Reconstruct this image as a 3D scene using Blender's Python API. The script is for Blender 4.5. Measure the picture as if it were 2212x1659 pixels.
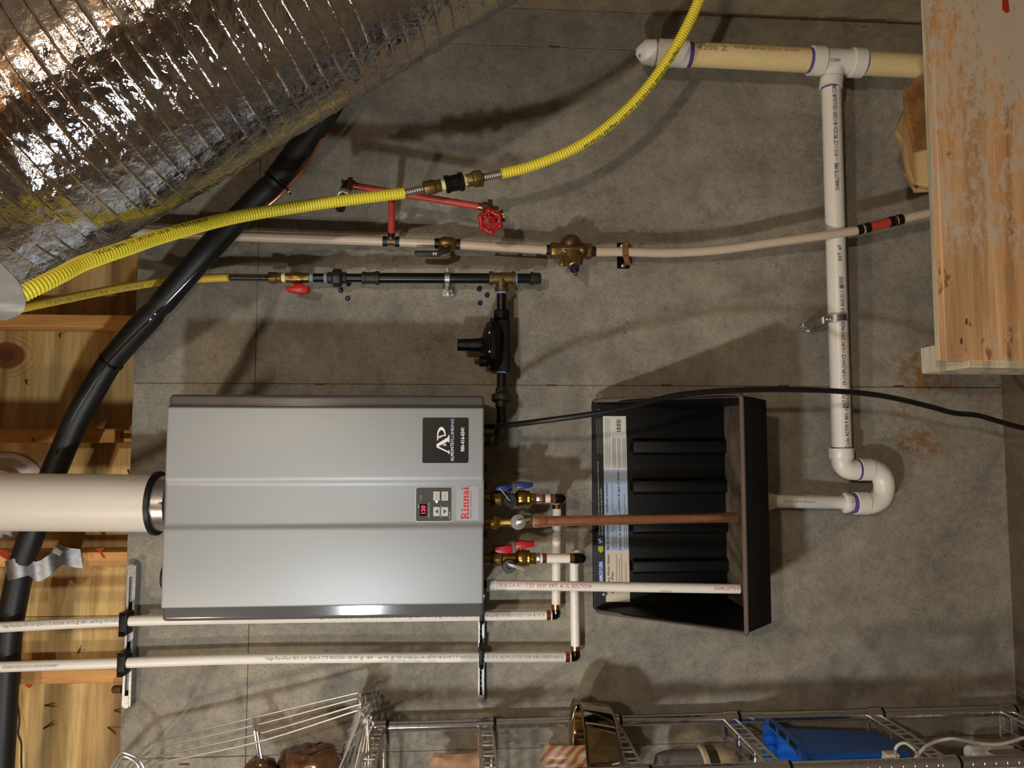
import bpy, bmesh, math, random
import numpy as np
from mathutils import Vector, Matrix, noise as mnoise

for o in list(bpy.data.objects): bpy.data.objects.remove(o, do_unlink=True)
SC = bpy.context.scene
COL = SC.collection
rnd = random.Random(7)

# ------------------------------------------------------------------ camera
# The photograph lies on its side: the picture's left is up in the room.
# World: X to the right along the wall, Z up, the concrete wall is the plane y = 0, the room is y < 0.
FPX, DIST, CAMZ = 1662.0, 1.95, 1.45
def _n(v): return v / np.linalg.norm(v)
_c = _n(np.array([(986.5-1106)/FPX, (953.7-829.5)/FPX, 1.0]))          # +Y in camera (right, down, forward)
_a = np.array([(24350-1106)/FPX, (960-829.5)/FPX, 1.0]); _a = _n(_a-_c*(_a@_c))   # -Z
_b = np.cross(_a, _c)
if _b[1] > 0: _b = -_b
RM = np.array([_b, _c, -_a])
CAM = Vector((0, -DIST, CAMZ))
cd = bpy.data.cameras.new('camera'); cam = bpy.data.objects.new('camera', cd); COL.objects.link(cam)
cd.sensor_fit = 'HORIZONTAL'; cd.sensor_width = 36.0; cd.lens = 36.0*FPX/2212.0; cd.clip_start = .02
_right = Vector(RM[:, 0]); _up = -Vector(RM[:, 1]); _back = -Vector(RM[:, 2])
_m = Matrix((_right, _up, _back)).transposed().to_4x4(); _m.translation = CAM
cam.matrix_world = _m
SC.camera = cam

# ------------------------------------------------------------------ world, lamps, exposure
w = bpy.data.worlds.new('world'); SC.world = w; w.use_nodes = True
w.node_tree.nodes['Background'].inputs[0].default_value = (1.0, .82, .62, 1)
w.node_tree.nodes['Background'].inputs[1].default_value = .10
def lamp(name, loc, power, col, rad):
    l = bpy.data.lights.new(name, 'POINT'); l.energy = power; l.color = col; l.shadow_soft_size = rad
    o = bpy.data.objects.new(name, l); COL.objects.link(o); o.location = loc; return o
lamp('work_lamp', (-.87, -1.54, 1.75), 29, (.92, .97, 1.0), .045)      # lamp beside the photographer
lamp('ceiling_lamp', (-1.64, -2.06, 3.08), 62, (1.0, .87, .68), .07)    # bare bulb under the joists
lamp('fill_light', (.5, -3.7, 2.6), 70, (1.0, .88, .72), .06)            # added fill behind the camera to lift the shadows, no known bulb
SC.view_settings.view_transform = 'Standard'; SC.view_settings.look = 'None'
SC.view_settings.exposure = 0.68; SC.view_settings.gamma = 1.0; SC.view_settings.use_curve_mapping = False

# ------------------------------------------------------------------ pixel helpers
def W(px, py, s=0.0):
    """the point seen at pixel (px, py) that stands s metres in front of the wall"""
    d = RM @ np.array([(px-1106)/FPX, (py-829.5)/FPX, 1.0])
    t = (DIST-s)/d[1]
    return CAM + Vector(d)*t
def mpp(s): return (DIST-s)/FPX
def P3(l): return [W(*p) for p in l]

# ------------------------------------------------------------------ mesh builder
def frame(d):
    d = d.normalized()
    ref = Vector((0, -1, 0))
    if abs(d.dot(ref)) > .9: ref = Vector((1, 0, 0))
    u = (ref - d*ref.dot(d)).normalized()
    return u, d.cross(u)
class MB:
    def __init__(s): s.v = []; s.f = []; s.sm = []
    def add(s, v, f, smooth=True):
        o = len(s.v); s.v += [Vector(p) for p in v]
        for q in f: s.f.append([i+o for i in q]); s.sm.append(smooth)
        return s
    def lathe(s, A, d, prof, n=24, rot=0.0, smooth=True, caps=True):
        d = d.normalized(); u, w_ = frame(d); v = []; f = []
        for t, r in prof:
            for k in range(n):
                a = rot+2*math.pi*k/n
                v.append(A+d*t+(u*math.cos(a)+w_*math.sin(a))*max(r, 1e-5))
        m = len(prof)
        for i in range(m-1):
            for k in range(n):
                k2 = (k+1) % n
                f.append((i*n+k, i*n+k2, (i+1)*n+k2, (i+1)*n+k))
        if caps:
            f.append(tuple(reversed(range(n)))); f.append(tuple(range((m-1)*n, m*n)))
        return s.add(v, f, smooth)
    def px(s, a, b, prof, n=24, rot=0.0, smooth=True):
        """turned piece between two (x, y, s) pixels; prof = (pixel station, pixel radius)"""
        A, B = W(*a), W(*b); ax = 0 if abs(b[0]-a[0]) >= abs(b[1]-a[1]) else 1
        L = (B-A).length; k = mpp((a[2]+b[2])/2)
        return s.lathe(A, B-A, [((t-a[ax])/(b[ax]-a[ax])*L, r*k) for t, r in prof], n, rot, smooth)
    def sphere(s, c, r, n=12, sc=(1, 1, 1)):
        v0 = len(s.v)
        s.lathe(Vector((0, 0, 0)), Vector((0, 0, 1)), [(-r*math.cos(math.pi*i/8), r*math.sin(math.pi*i/8)) for i in range(9)], n)
        for i in range(v0, len(s.v)): s.v[i] = Vector((s.v[i].x*sc[0], s.v[i].y*sc[1], s.v[i].z*sc[2]))+c
        return s
    def sweep(s, pts, r, n=12, caps=True, closed=False, flat=None):
        """round tube along pts; r float or list; flat=(half width, half thickness) makes a strap"""
        N = len(pts); R = r if isinstance(r, (list, tuple)) else [r]*N
        T = []
        for i in range(N):
            a = pts[(i-1) % N] if closed else pts[max(i-1, 0)]; b = pts[(i+1) % N] if closed else pts[min(i+1, N-1)]
            T.append((b-a).normalized())
        u, _ = frame(T[0]); v = []; f = []
        for i in range(N):
            if i:
                u = (u - T[i]*u.dot(T[i]))
                if u.length < 1e-6: u, _ = frame(T[i])
                u.normalize()
            w_ = T[i].cross(u)
            for k in range(n):
                a = 2*math.pi*k/n
                v.append(pts[i]+(u*math.cos(a)+w_*math.sin(a))*R[i])
        M = N if closed else N-1
        for i in range(M):
            j = (i+1) % N
            for k in range(n):
                k2 = (k+1) % n; f.append((i*n+k, i*n+k2, j*n+k2, j*n+k))
        if caps and not closed:
            f.append(tuple(reversed(range(n)))); f.append(tuple(range((N-1)*n, N*n)))
        return s.add(v, f)
    def box(s, x0, x1, y0, y1, z0, z1):
        v = [(x, y, z) for x in (x0, x1) for y in (y0, y1) for z in (z0, z1)]
        return s.add(v, [(0, 1, 3, 2), (4, 6, 7, 5), (0, 4, 5, 1), (2, 3, 7, 6), (0, 2, 6, 4), (1, 5, 7, 3)], False)
    def pbox(s, x0, y0, x1, y1, s0, s1):
        """block whose front face is the pixel rectangle at stand-off s1, reaching back to s0"""
        a, b = W(x0, y0, s1), W(x1, y1, s1)
        return s.box(min(a.x, b.x), max(a.x, b.x), -s1, -s0, min(a.z, b.z), max(a.z, b.z))
    def prism(s, poly, off, smooth=False):
        n = len(poly); off = Vector(off)
        v = [Vector(p) for p in poly]+[Vector(p)+off for p in poly]
        f = [tuple(range(n)), tuple(reversed(range(n, 2*n)))]+[(i, i+n, (i+1) % n+n, (i+1) % n) for i in range(n)]
        return s.add(v, f, smooth)
    def strap(s, pts, wid, th):
        """flat band along pts, wid = list of width vectors (or one)"""
        N = len(pts); W_ = wid if isinstance(wid, list) else [wid]*N; v = []; f = []
        for i in range(N):
            T = (pts[min(i+1, N-1)]-pts[max(i-1, 0)]).normalized(); nn = T.cross(W_[i]).normalized()*th/2
            h = W_[i]/2
            v += [pts[i]-h-nn, pts[i]+h-nn, pts[i]+h+nn, pts[i]-h+nn]
        for i in range(N-1):
            for k in range(4): f.append((i*4+k, i*4+(k+1) % 4, i*4+4+(k+1) % 4, i*4+4+k))
        f.append((3, 2, 1, 0)); e = (N-1)*4; f.append((e, e+1, e+2, e+3))
        return s.add(v, f, True)

def curve(pts, step):
    """smooth curve through pts, resampled evenly"""
    out = []; n = len(pts)
    for i in range(n-1):
        p0 = pts[i-1] if i else pts[0]*2-pts[1]; p1 = pts[i]; p2 = pts[i+1]; p3 = pts[i+2] if i+2 < n else pts[-1]*2-pts[-2]
        for k in range(16):
            t = k/16
            out.append(.5*((2*p1)+(p2-p0)*t+(2*p0-5*p1+4*p2-p3)*t*t+(3*p1-p0-3*p2+p3)*t**3))
    out.append(pts[-1].copy())
    L = [0]
    for i in range(1, len(out)): L.append(L[-1]+(out[i]-out[i-1]).length)
    m = max(2, int(L[-1]/step)+1); res = []; j = 0
    for k in range(m):
        t = L[-1]*k/(m-1)
        while j < len(L)-2 and L[j+1] < t: j += 1
        d = L[j+1]-L[j]
        res.append(out[j].lerp(out[j+1], (t-L[j])/d if d else 0))
    return res
def rings(path, r, amp, pitch, step):
    return [r+amp*math.sin(2*math.pi*i*step/pitch) for i in range(len(path))]

# ------------------------------------------------------------------ objects
ORG = {}
def props(o, label, cat, group=None):
    o['label'] = label; o['category'] = cat
    if group: o['group'] = group
def thing(name, label, cat, loc, group=None):
    o = bpy.data.objects.new(name, None); COL.objects.link(o); o.empty_display_size = .03
    loc = Vector(loc); o.location = loc; ORG[o] = loc; props(o, label, cat, group); return o
def mesh(name, mb, m, off, bev=0, seg=2, ang=40):
    me = bpy.data.meshes.new(name)
    me.from_pydata([p-off for p in mb.v], [], mb.f)
    for p, sm in zip(me.polygons, mb.sm): p.use_smooth = sm
    bm = bmesh.new(); bm.from_mesh(me); bmesh.ops.recalc_face_normals(bm, faces=bm.faces)
    if bev:
        es = [e for e in bm.edges if len(e.link_faces) == 2 and e.calc_face_angle(0) > .5]
        bmesh.ops.bevel(bm, geom=es, offset=bev, segments=seg, affect='EDGES', profile=.5, clamp_overlap=True)
        for f in bm.faces: f.smooth = True
    bm.to_mesh(me); bm.free()
    me.set_sharp_from_angle(angle=math.radians(ang))
    me.materials.append(m); return me
def part(parent, name, mb, m, label=None, bev=0, seg=2, kind=None, ang=40):
    off = ORG[parent]; me = mesh(name, mb, m, off, bev, seg, ang)
    o = bpy.data.objects.new(name, me); COL.objects.link(o); o.parent = parent; ORG[o] = off
    if label: o['label'] = label
    if kind: o['kind'] = kind
    return o
def solo(name, mb, m, label, cat, group=None, bev=0, seg=2, ang=40):
    lo = Vector((min(p.x for p in mb.v), min(p.y for p in mb.v), min(p.z for p in mb.v))); hi = Vector((max(p.x for p in mb.v), max(p.y for p in mb.v), 0))
    off = Vector(((lo.x+hi.x)/2, (lo.y+hi.y)/2, lo.z))
    o = bpy.data.objects.new(name, mesh(name, mb, m, off, bev, seg, ang)); COL.objects.link(o); o.location = off; ORG[o] = off
    props(o, label, cat, group); return o
def struct(name, mb, m, bev=0):
    o = bpy.data.objects.new(name, mesh(name, mb, m, Vector((0, 0, 0)), bev)); COL.objects.link(o); ORG[o] = Vector((0, 0, 0)); o['kind'] = 'structure'; return o

# ------------------------------------------------------------------ lettering
_tc = {}
def glyphs(s, size, align='LEFT', bold=0.0, sx=1.0):
    c = bpy.data.curves.new('t', 'FONT'); c.body = s; c.size = size; c.align_x = align; c.resolution_u = 2; c.offset = bold*size; c.fill_mode = 'FRONT'
    o = bpy.data.objects.new('t', c); COL.objects.link(o); bpy.context.view_layer.update()
    me = bpy.data.meshes.new_from_object(o.evaluated_get(bpy.context.evaluated_depsgraph_get()))
    v = [(p.co.x*sx, p.co.y) for p in me.vertices]; f = [tuple(p.vertices) for p in me.polygons]
    bpy.data.objects.remove(o); bpy.data.curves.remove(c); bpy.data.meshes.remove(me)
    return v, f
X_, Z_ = Vector((1, 0, 0)), Vector((0, 0, 1))
def flat_text(parent, name, s, org, size, m, align='CENTER', bold=0.0, right=X_, up=Z_, sx=1.0):
    v, f = glyphs(s, size, align, bold, sx); mb = MB(); mb.add([org+right*x+up*y for x, y in v], f, False)
    return part(parent, name, mb, m)
def wrap_text(parent, name, s, path, r, start, size, m, flip=False, ang=0.0, bold=0.0, sx=1.0, face=None, fitw=None):
    """lettering printed on a round pipe; path = points, start = metres along it"""
    v, f = glyphs(s, size, 'LEFT', bold, sx)
    if fitw:
        k_ = fitw/max(q[0] for q in v); v = [(x*k_, y) for x, y in v]
    L = [0]
    for i in range(1, len(path)): L.append(L[-1]+(path[i]-path[i-1]).length)
    out = []
    for x, y in v:
        y -= size*.33
        t = start-x if flip else start+x
        t = min(max(t, 0), L[-1]-1e-6); j = max(0, np.searchsorted(L, t, 'right')-1); j = min(j, len(path)-2)
        k = (t-L[j])/(L[j+1]-L[j]); p = path[j].lerp(path[j+1], k); T = (path[j+1]-path[j]).normalized()
        if flip: T = -T
        F = face or (CAM-p).normalized(); N = (F-T*F.dot(T)).normalized(); B = N.cross(T); a = y/r+ang
        out.append(p+(N*math.cos(a)+B*math.sin(a))*(r+.0005))
    mb = MB(); mb.add(out, f, False); return part(parent, name, mb, m)

# ------------------------------------------------------------------ materials
def lin(c): return tuple(((x/255)/12.92 if x/255 <= .04045 else ((x/255+.055)/1.055)**2.4) for x in c)+(1,)
class NT:
    def __init__(s, name):
        s.m = bpy.data.materials.new(name); s.m.use_nodes = True; s.t = s.m.node_tree; s.b = s.t.nodes['Principled BSDF']
        s.g = s.n('ShaderNodeNewGeometry')
    def n(s, ty, **kw):
        x = s.t.nodes.new(ty)
        for k, v in kw.items(): setattr(x, k, v)
        return x
    def l(s, a, b): s.t.links.new(a, b)
    def pos(s, scale=(1, 1, 1), rot=(0, 0, 0)):
        mp = s.n('ShaderNodeMapping'); mp.inputs['Scale'].default_value = scale; mp.inputs['Rotation'].default_value = rot
        s.l(s.g.outputs['Position'], mp.inputs['Vector']); return mp.outputs[0]
    def noise(s, scale, detail=4, rough=.55, vec=None, dist=0):
        x = s.n('ShaderNodeTexNoise'); x.inputs['Scale'].default_value = scale; x.inputs['Detail'].default_value = detail
        x.inputs['Roughness'].default_value = rough; x.inputs['Distortion'].default_value = dist
        s.l(vec if vec is not None else s.g.outputs['Position'], x.inputs['Vector']); return x.outputs['Fac']
    def ramp(s, fac, stops):
        x = s.n('ShaderNodeValToRGB'); e = x.color_ramp.elements
        while len(e) < len(stops): e.new(.5)
        for q, (p, c) in zip(e, stops): q.position = p; q.color = c if len(c) == 4 else tuple(c)+(1,)
        s.l(fac, x.inputs[0]); return x.outputs[0]
    def mix(s, fac, a, b, mode='MIX'):
        x = s.n('ShaderNodeMix'); x.data_type = 'RGBA'; x.blend_type = mode
        for v, i in ((fac, 0), (a, 6), (b, 7)):
            if isinstance(v, (int, float)): x.inputs[i].default_value = v
            elif isinstance(v, tuple): x.inputs[i].default_value = v
            else: s.l(v, x.inputs[i])
        return x.outputs[2]
    def math(s, op, a, b=0.0):
        x = s.n('ShaderNodeMath'); x.operation = op; x.use_clamp = False
        for v, i in ((a, 0), (b, 1)):
            if isinstance(v, (int, float)): x.inputs[i].default_value = v
            else: s.l(v, x.inputs[i])
        return x.outputs[0]
    def bump(s, h, strength=.3, dist=.002):
        x = s.n('ShaderNodeBump'); x.inputs['Strength'].default_value = strength; x.inputs['Distance'].default_value = dist
        s.l(h, x.inputs['Height']); s.l(x.outputs[0], s.b.inputs['Normal'])
    def spot(s, c, r, sc=(1, 1, 1)):
        """1 at world point c, 0 at distance r"""
        x = s.n('ShaderNodeVectorMath'); x.operation = 'SUBTRACT'; s.l(s.g.outputs['Position'], x.inputs[0]); x.inputs[1].default_value = c
        y = s.n('ShaderNodeVectorMath'); y.operation = 'MULTIPLY'; s.l(x.outputs[0], y.inputs[0]); y.inputs[1].default_value = sc
        z = s.n('ShaderNodeVectorMath'); z.operation = 'LENGTH'; s.l(y.outputs[0], z.inputs[0])
        q = s.n('ShaderNodeMapRange'); q.inputs[1].default_value = 0; q.inputs[2].default_value = r; q.inputs[3].default_value = 1; q.inputs[4].default_value = 0
        s.l(z.outputs['Value'], q.inputs[0]); return q.outputs[0]
def BW(v): return (v, v, v, 1)
M = {}
def mat(name, col, rough=.5, metal=0.0, var=0.0, vs=20, bump=0.0, bs=200, bd=.0006, coat=0, trans=0, sss=0, spec=None):
    t = NT(name); b = t.b; c = lin(col)
    b.inputs['Roughness'].default_value = rough; b.inputs['Metallic'].default_value = metal
    if var:
        f = t.noise(vs, 5, .6); d = tuple(x*(1-var) for x in c[:3])+(1,); u = tuple(min(1, x*(1+var)) for x in c[:3])+(1,)
        t.l(t.ramp(f, [(.3, d), (.7, u)]), b.inputs['Base Color'])
    else: b.inputs['Base Color'].default_value = c
    if bump: t.bump(t.noise(bs, 3), bump, bd)
    if coat: b.inputs['Coat Weight'].default_value = coat; b.inputs['Coat Roughness'].default_value = .08
    if trans: b.inputs['Transmission Weight'].default_value = trans
    if sss: b.inputs['Subsurface Weight'].default_value = sss; b.inputs['Subsurface Radius'].default_value = (.01, .008, .005)
    if spec is not None: b.inputs['Specular IOR Level'].default_value = spec
    M[name] = t.m; return t.m

def concrete(name, tint=(1, 1, 1), stains=True):
    t = NT(name); b = t.b
    def C(r, g, b_): return (r*tint[0], g*tint[1], b_*tint[2], 1)
    big = t.noise(1.7, 5, .62); mid = t.noise(9, 6, .65); fine = t.noise(70, 4, .7)
    c = t.ramp(big, [(.30, C(.205, .187, .152)), (.52, C(.295, .270, .219)), (.72, C(.395, .360, .290))])
    c = t.mix(.7, c, t.ramp(mid, [(.3, BW(.58)), (.5, BW(.98)), (.72, (1.28, 1.24, 1.16, 1))]), 'MULTIPLY')
    c = t.mix(.6, c, t.ramp(t.noise(24, 8, .8), [(.34, (.62, .62, .60, 1)), (.52, BW(1.0)), (.7, (1.25, 1.2, 1.1, 1))]), 'MULTIPLY')
    c = t.mix(.5, c, t.ramp(fine, [(.3, BW(.7)), (.55, BW(1.0)), (.75, BW(1.15))]), 'MULTIPLY')
    # fine specks, denser low on the wall
    sp = t.noise(330, 2, .5, t.pos((1, 1, .62), (0, .5, 0)), .8); dens = t.noise(3.0, 3)
    spm = t.ramp(t.math('ADD', sp, t.math('MULTIPLY', dens, .16)), [(.405, BW(1)), (.45, BW(0))])
    c = t.mix(t.math('MULTIPLY', spm, .48), c, (.045, .038, .028, 1))
    # chipped bug holes
    v = t.n('ShaderNodeTexVoronoi'); v.inputs['Scale'].default_value = 19; v.inputs['Randomness'].default_value = 1
    dv = t.n('ShaderNodeVectorMath'); dv.operation = 'ADD'
    nz = t.n('ShaderNodeTexNoise'); nz.inputs['Scale'].default_value = 55; nz.inputs['Detail'].default_value = 2; t.l(t.g.outputs['Position'], nz.inputs['Vector'])
    ms = t.n('ShaderNodeVectorMath'); ms.operation = 'SCALE'; t.l(nz.outputs['Color'], ms.inputs[0]); ms.inputs['Scale'].default_value = .035
    t.l(t.pos((1, 1, .8), (0, .3, 0)), dv.inputs[0]); t.l(ms.outputs[0], dv.inputs[1]); t.l(dv.outputs[0], v.inputs['Vector'])
    # worm-like hairline pits
    wv_ = t.noise(170, 3, .55, t.pos((1, 1, .8), (0, .7, 0)), 1.2); worm = t.ramp(t.math('ABSOLUTE', t.math('SUBTRACT', wv_, .5)), [(.0, BW(1)), (.010, BW(.6)), (.018, BW(0))])
    wm = t.math('MULTIPLY', worm, t.ramp(t.noise(75, 2, .5, t.pos((1, 1, 1), (.3, .2, .9))), [(.62, BW(0)), (.72, BW(1))]))
    c = t.mix(t.math('MULTIPLY', wm, .30), c, (.05, .04, .028, 1))
    chip = t.math('MULTIPLY', t.ramp(t.noise(34, 4, .6, t.pos((1, 1, .8), (.4, .9, .1)), 1.0), [(.70, BW(0)), (.73, BW(1))]), t.ramp(t.noise(2.6, 2), [(.44, BW(0)), (.56, BW(1))]))
    c = t.mix(t.math('MULTIPLY', chip, .7), c, (.06, .05, .038, 1))
    cellr = t.ramp(v.outputs['Color'], [(.68, BW(0)), (1.0, BW(1))])
    hole = t.ramp(t.math('SUBTRACT', v.outputs['Distance'], t.math('MULTIPLY', cellr, .16)), [(.0, BW(1)), (.018, BW(0))])
    c = t.mix(t.math('MULTIPLY', hole, .85), c, (.035, .028, .020, 1))
    if stains:
        for (p, r, amt) in (((2010, 800), .11, .9), ((1985, 955), .075, .8), ((1950, 880), .05, .5), ((2165, 850), .08, .5)):
            m_ = t.spot(W(p[0], p[1], 0), r, (1, 1, .8)); k = t.math('MULTIPLY', m_, t.ramp(t.noise(38, 5, .7), [(.42, BW(0)), (.6, BW(1))]))
            c = t.mix(t.math('MULTIPLY', t.ramp(k, [(.12, BW(0)), (.42, BW(1))]), amt), c, (.22, .10, .025, 1))
        # whitish trowel patch low on the wall and darker blotches
        k = t.math('MULTIPLY', t.spot(W(1880, 1482, 0), .22, (1.0, 1, 1)), t.ramp(t.noise(14, 4), [(.42, BW(0)), (.6, BW(1))]))
        c = t.mix(t.math('MULTIPLY', k, .6), c, (.42, .40, .36, 1))
    t.l(c, b.inputs['Base Color']); b.inputs['Roughness'].default_value = .9
    h = t.math('SUBTRACT', t.math('ADD', t.math('MULTIPLY', fine, .35), t.math('MULTIPLY', mid, .5)), t.math('MULTIPLY', hole, 1.6))
    t.bump(t.math('SUBTRACT', h, t.math('ADD', t.math('MULTIPLY', spm, .8), t.math('MULTIPLY', chip, 1.2))), .55, .003)
    M[name] = t.m; return t.m
def wood(name, c0, c1, c2, axis='Z', scale=9, rough=.65, knots=(), stretch=.07, paper=False, dist=1.6):
    """boards: grain runs along axis"""
    t = NT(name); b = t.b
    sc = {'Z': (1, 1, stretch), 'X': (stretch, 1, 1), 'Y': (1, stretch, 1)}[axis]
    vec = t.pos(sc)
    for (p, r) in knots:
        pass
    g = t.noise(scale, 3, .5, vec, dist); lines = t.noise(scale*9, 3, .6, vec, .4)
    wv = t.n('ShaderNodeTexWave'); wv.wave_type = 'BANDS'; wv.bands_direction = 'DIAGONAL'; wv.inputs['Scale'].default_value = scale*.55; wv.inputs['Distortion'].default_value = 9; wv.inputs['Detail'].default_value = 2; wv.inputs['Detail Scale'].default_value = .8
    t.l(vec, wv.inputs['Vector'])
    c = t.ramp(g, [(.3, lin(c0)), (.5, lin(c1)), (.72, lin(c2))])
    c = t.mix(.6, c, t.ramp(wv.outputs['Fac'], [(0, BW(.55)), (.4, BW(1.0)), (1, BW(1.12))]), 'MULTIPLY')
    c = t.mix(.75, c, t.ramp(lines, [(.3, BW(.62)), (.55, BW(1)), (.8, BW(1.15))]), 'MULTIPLY')
    c = t.mix(.4, c, t.ramp(t.noise(2.2, 3), [(.3, BW(.75)), (.7, BW(1.15))]), 'MULTIPLY')
    for (p, r) in knots:
        k = t.spot(p, r, (1, 1, .75)); rg = t.n('ShaderNodeMath'); rg.operation = 'SINE'; t.l(t.math('MULTIPLY', t.math('ADD', k, t.math('MULTIPLY', t.noise(30, 2), .15)), 42), rg.inputs[0])
        c = t.mix(t.ramp(k, [(.0, BW(0)), (.35, BW(.45)), (.55, BW(.5))]), c, t.mix(t.ramp(rg.outputs[0], [(0, BW(0)), (1, BW(1))]), c, lin((150, 110, 50))))
        c = t.mix(t.ramp(k, [(.52, BW(0)), (.60, BW(1))]), c, t.ramp(t.math('ADD', k, t.math('MULTIPLY', t.noise(60, 3), .3)), [(.6, lin((58, 32, 12))), (.8, lin((125, 72, 30))), (1.0, lin((88, 50, 22)))]))
    if paper:
        f = t.noise(46, 9, .85, t.pos((.55, 1, 1))); big = t.noise(3.2, 3)
        side = t.n('ShaderNodeSeparateXYZ'); t.l(t.g.outputs['Position'], side.inputs[0])
        bias = t.n('ShaderNodeMapRange'); t.l(side.outputs[0], bias.inputs[0]); bias.inputs[1].default_value = .35; bias.inputs[2].default_value = .75; bias.inputs[3].default_value = -.13; bias.inputs[4].default_value = .045
        k = t.ramp(t.math('ADD', t.math('ADD', f, t.math('MULTIPLY', t.math('SUBTRACT', big, .5), .5)), bias.outputs[0]), [(.47, BW(0)), (.53, BW(.9))])
        c = t.mix(k, c, lin((200, 188, 170)))
        d = t.ramp(t.noise(17, 4, .6, t.pos((.6, 1, 1.1))), [(.66, BW(0)), (.70, BW(.75))])
        c = t.mix(d, c, lin((120, 68, 30)))
    t.l(c, b.inputs['Base Color']); b.inputs['Roughness'].default_value = rough
    t.bump(t.math('ADD', lines, t.math('MULTIPLY', g, .4)), .25, .0015)
    M[name] = t.m; return t.m
def emit(name, col, st):
    t = NT(name); t.b.inputs['Base Color'].default_value = (0, 0, 0, 1); t.b.inputs['Emission Color'].default_value = lin(col); t.b.inputs['Emission Strength'].default_value = st; M[name] = t.m

concrete('concrete'); concrete('concrete_side', (1.0, .86, .68), False); concrete('concrete_floor', (.42, .35, .28), False)  # side tint puts the warm light on the right wall into its colour
KNOT = W(14, 768, -.15)
wood('plywood', (158, 120, 64), (200, 164, 100), (220, 190, 128), 'X', 8, .6, [(KNOT, .078)], .10, dist=2.2)
wood('stud', (206, 142, 72), (224, 162, 90), (236, 182, 114), 'Z', 8)
wood('joist', (120, 82, 44), (150, 106, 58), (170, 124, 74), 'Y', 8)
wood('old_plywood', (198, 146, 94), (214, 168, 118), (226, 188, 144), 'X', 13, .7, [], .05, True)
wood('ply_edge', (188, 172, 138), (206, 194, 168), (216, 206, 184), 'X', 12)
wood('offcut', (150, 112, 66), (206, 172, 120), (222, 194, 146), 'X', 6)
mat('silver_paint', (156, 160, 162), .5, .35, .03, 900, .06, 1500, .0003)
mat('case_paint', (104, 103, 104), .13, .35, 0)
mat('dark_gap', (18, 17, 16), .6)
mat('black_rubber', (14, 14, 14), .45)
mat('foam', (24, 23, 22), .5, 0, .15, 60, .15, 400)
mat('black_plastic', (7, 7, 7), .5, 0, 0, 20, .1, 600, spec=.3)
mat('gloss_black', (9, 9, 10), .15)
mat('dark_grey_plastic', (62, 64, 68), .5)
mat('black_iron', (22, 21, 20), .32, .35, .3, 40, .12, 300)
mat('malleable_iron', (58, 55, 50), .5, .6, .15, 80, .3, 500)
mat('bronze', (112, 92, 62), .42, .75, .2, 60, .25, 500)
mat('brass', (170, 138, 66), .28, .95, .1, 50)
mat('brass_dull', (142, 116, 66), .4, .9, .15, 50, .1, 500)
mat('copper', (230, 166, 128), .28, .9, .12, 60)
mat('copper_bright', (205, 132, 88), .25, 1.0)
mat('steel', (206, 205, 202), .26, .9)
mat('chrome', (214, 214, 214), .13, .95)
mat('wire_chrome', (205, 204, 202), .28, .8)
mat('gold_chrome', (176, 162, 132), .08, 1.0)
mat('galvanized', (165, 165, 165), .42, .9, .25, 90)
mat('strap_grey', (150, 150, 146), .45, .35, .1, 90)
mat('pvc_white', (226, 222, 214), .35, 0, .03, 12)
mat('pvc_cream', (226, 205, 152), .38, 0, .06, 14)
mat('vent_white', (224, 216, 204), .4, 0, .02, 8)
mat('pex_white', (232, 226, 216), .35, 0, .02, 10)
mat('pex_ivory', (204, 186, 166), .3, 0, .05, 12, sss=.15)
mat('red_pex', (186, 66, 54), .42, 0, .05, 20)
mat('red_plastic', (190, 22, 24), .35)
mat('red_enamel', (176, 28, 36), .3, 0, .1, 60)
mat('blue_plastic', (26, 52, 120), .35)
mat('blue_dark', (20, 24, 92), .4)
mat('bin_blue', (28, 98, 196), .4, 0, .05, 8)
mat('yellow_hose', (240, 224, 62), .42)
mat('yellow_hose_warm', (238, 202, 72), .42)
mat('paste', (236, 232, 170), .6)
mat('blue_tape', (120, 148, 190), .6, 0, .2, 300)
mat('purple_primer', (92, 66, 140), .5, 0, .25, 80)
mat('white_plastic', (216, 212, 206), .4)
mat('grey_strap', (196, 198, 200), .5)
mat('ink_black', (24, 22, 22), .6)
mat('ink_grey', (120, 116, 110), .6)
mat('ink_red', (178, 62, 52), .6)
mat('ink_white', (236, 236, 236), .5)
mat('ink_lilac', (176, 184, 232), .5)
mat('logo_red', (206, 36, 40), .4)
mat('sticker_black', (26, 22, 24), .3)
mat('panel_grey', (70, 70, 68), .3)
mat('button_silver', (204, 204, 202), .3, .3)
mat('label_white', (212, 212, 204), .55)
mat('label_blue', (164, 184, 214), .55)
mat('label_tan', (206, 194, 176), .55)
mat('label_grey', (150, 150, 144), .6)
mat('usa_blue', (40, 96, 176), .5); mat('leaf_green', (166, 182, 44), .5)
mat('red_paint', (172, 44, 20), .6)
mat('amber_plastic', (80, 50, 30), .16, 0, .3, 30, coat=.6)
mat('paper_brown', (150, 112, 82), .6, 0, .25, 30)
mat('grey_mesh', (120, 112, 108), .7, 0, .2, 300)
mat('cream_plastic', (206, 178, 146), .35)
mat('carton', (176, 166, 156), .6, 0, .1, 20)
mat('rust', (96, 56, 26), .8, .2, .3, 90)
mat('thread_dark', (150, 146, 140), .25, .95)
mat('screw_blue', (22, 26, 84), .4, .2)
mat('room_brown', (92, 78, 62), .8, 0, .4, 1.5)
emit('led_red', (255, 30, 60), 4.0); emit('led_green', (220, 240, 150), 3.0)
t = NT('orange_stripe'); wv = t.n('ShaderNodeTexWave'); wv.wave_type = 'BANDS'; wv.bands_direction = 'DIAGONAL'; wv.inputs['Scale'].default_value = 22; wv.inputs['Distortion'].default_value = 3; t.l(t.g.outputs['Position'], wv.inputs['Vector'])
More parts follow.
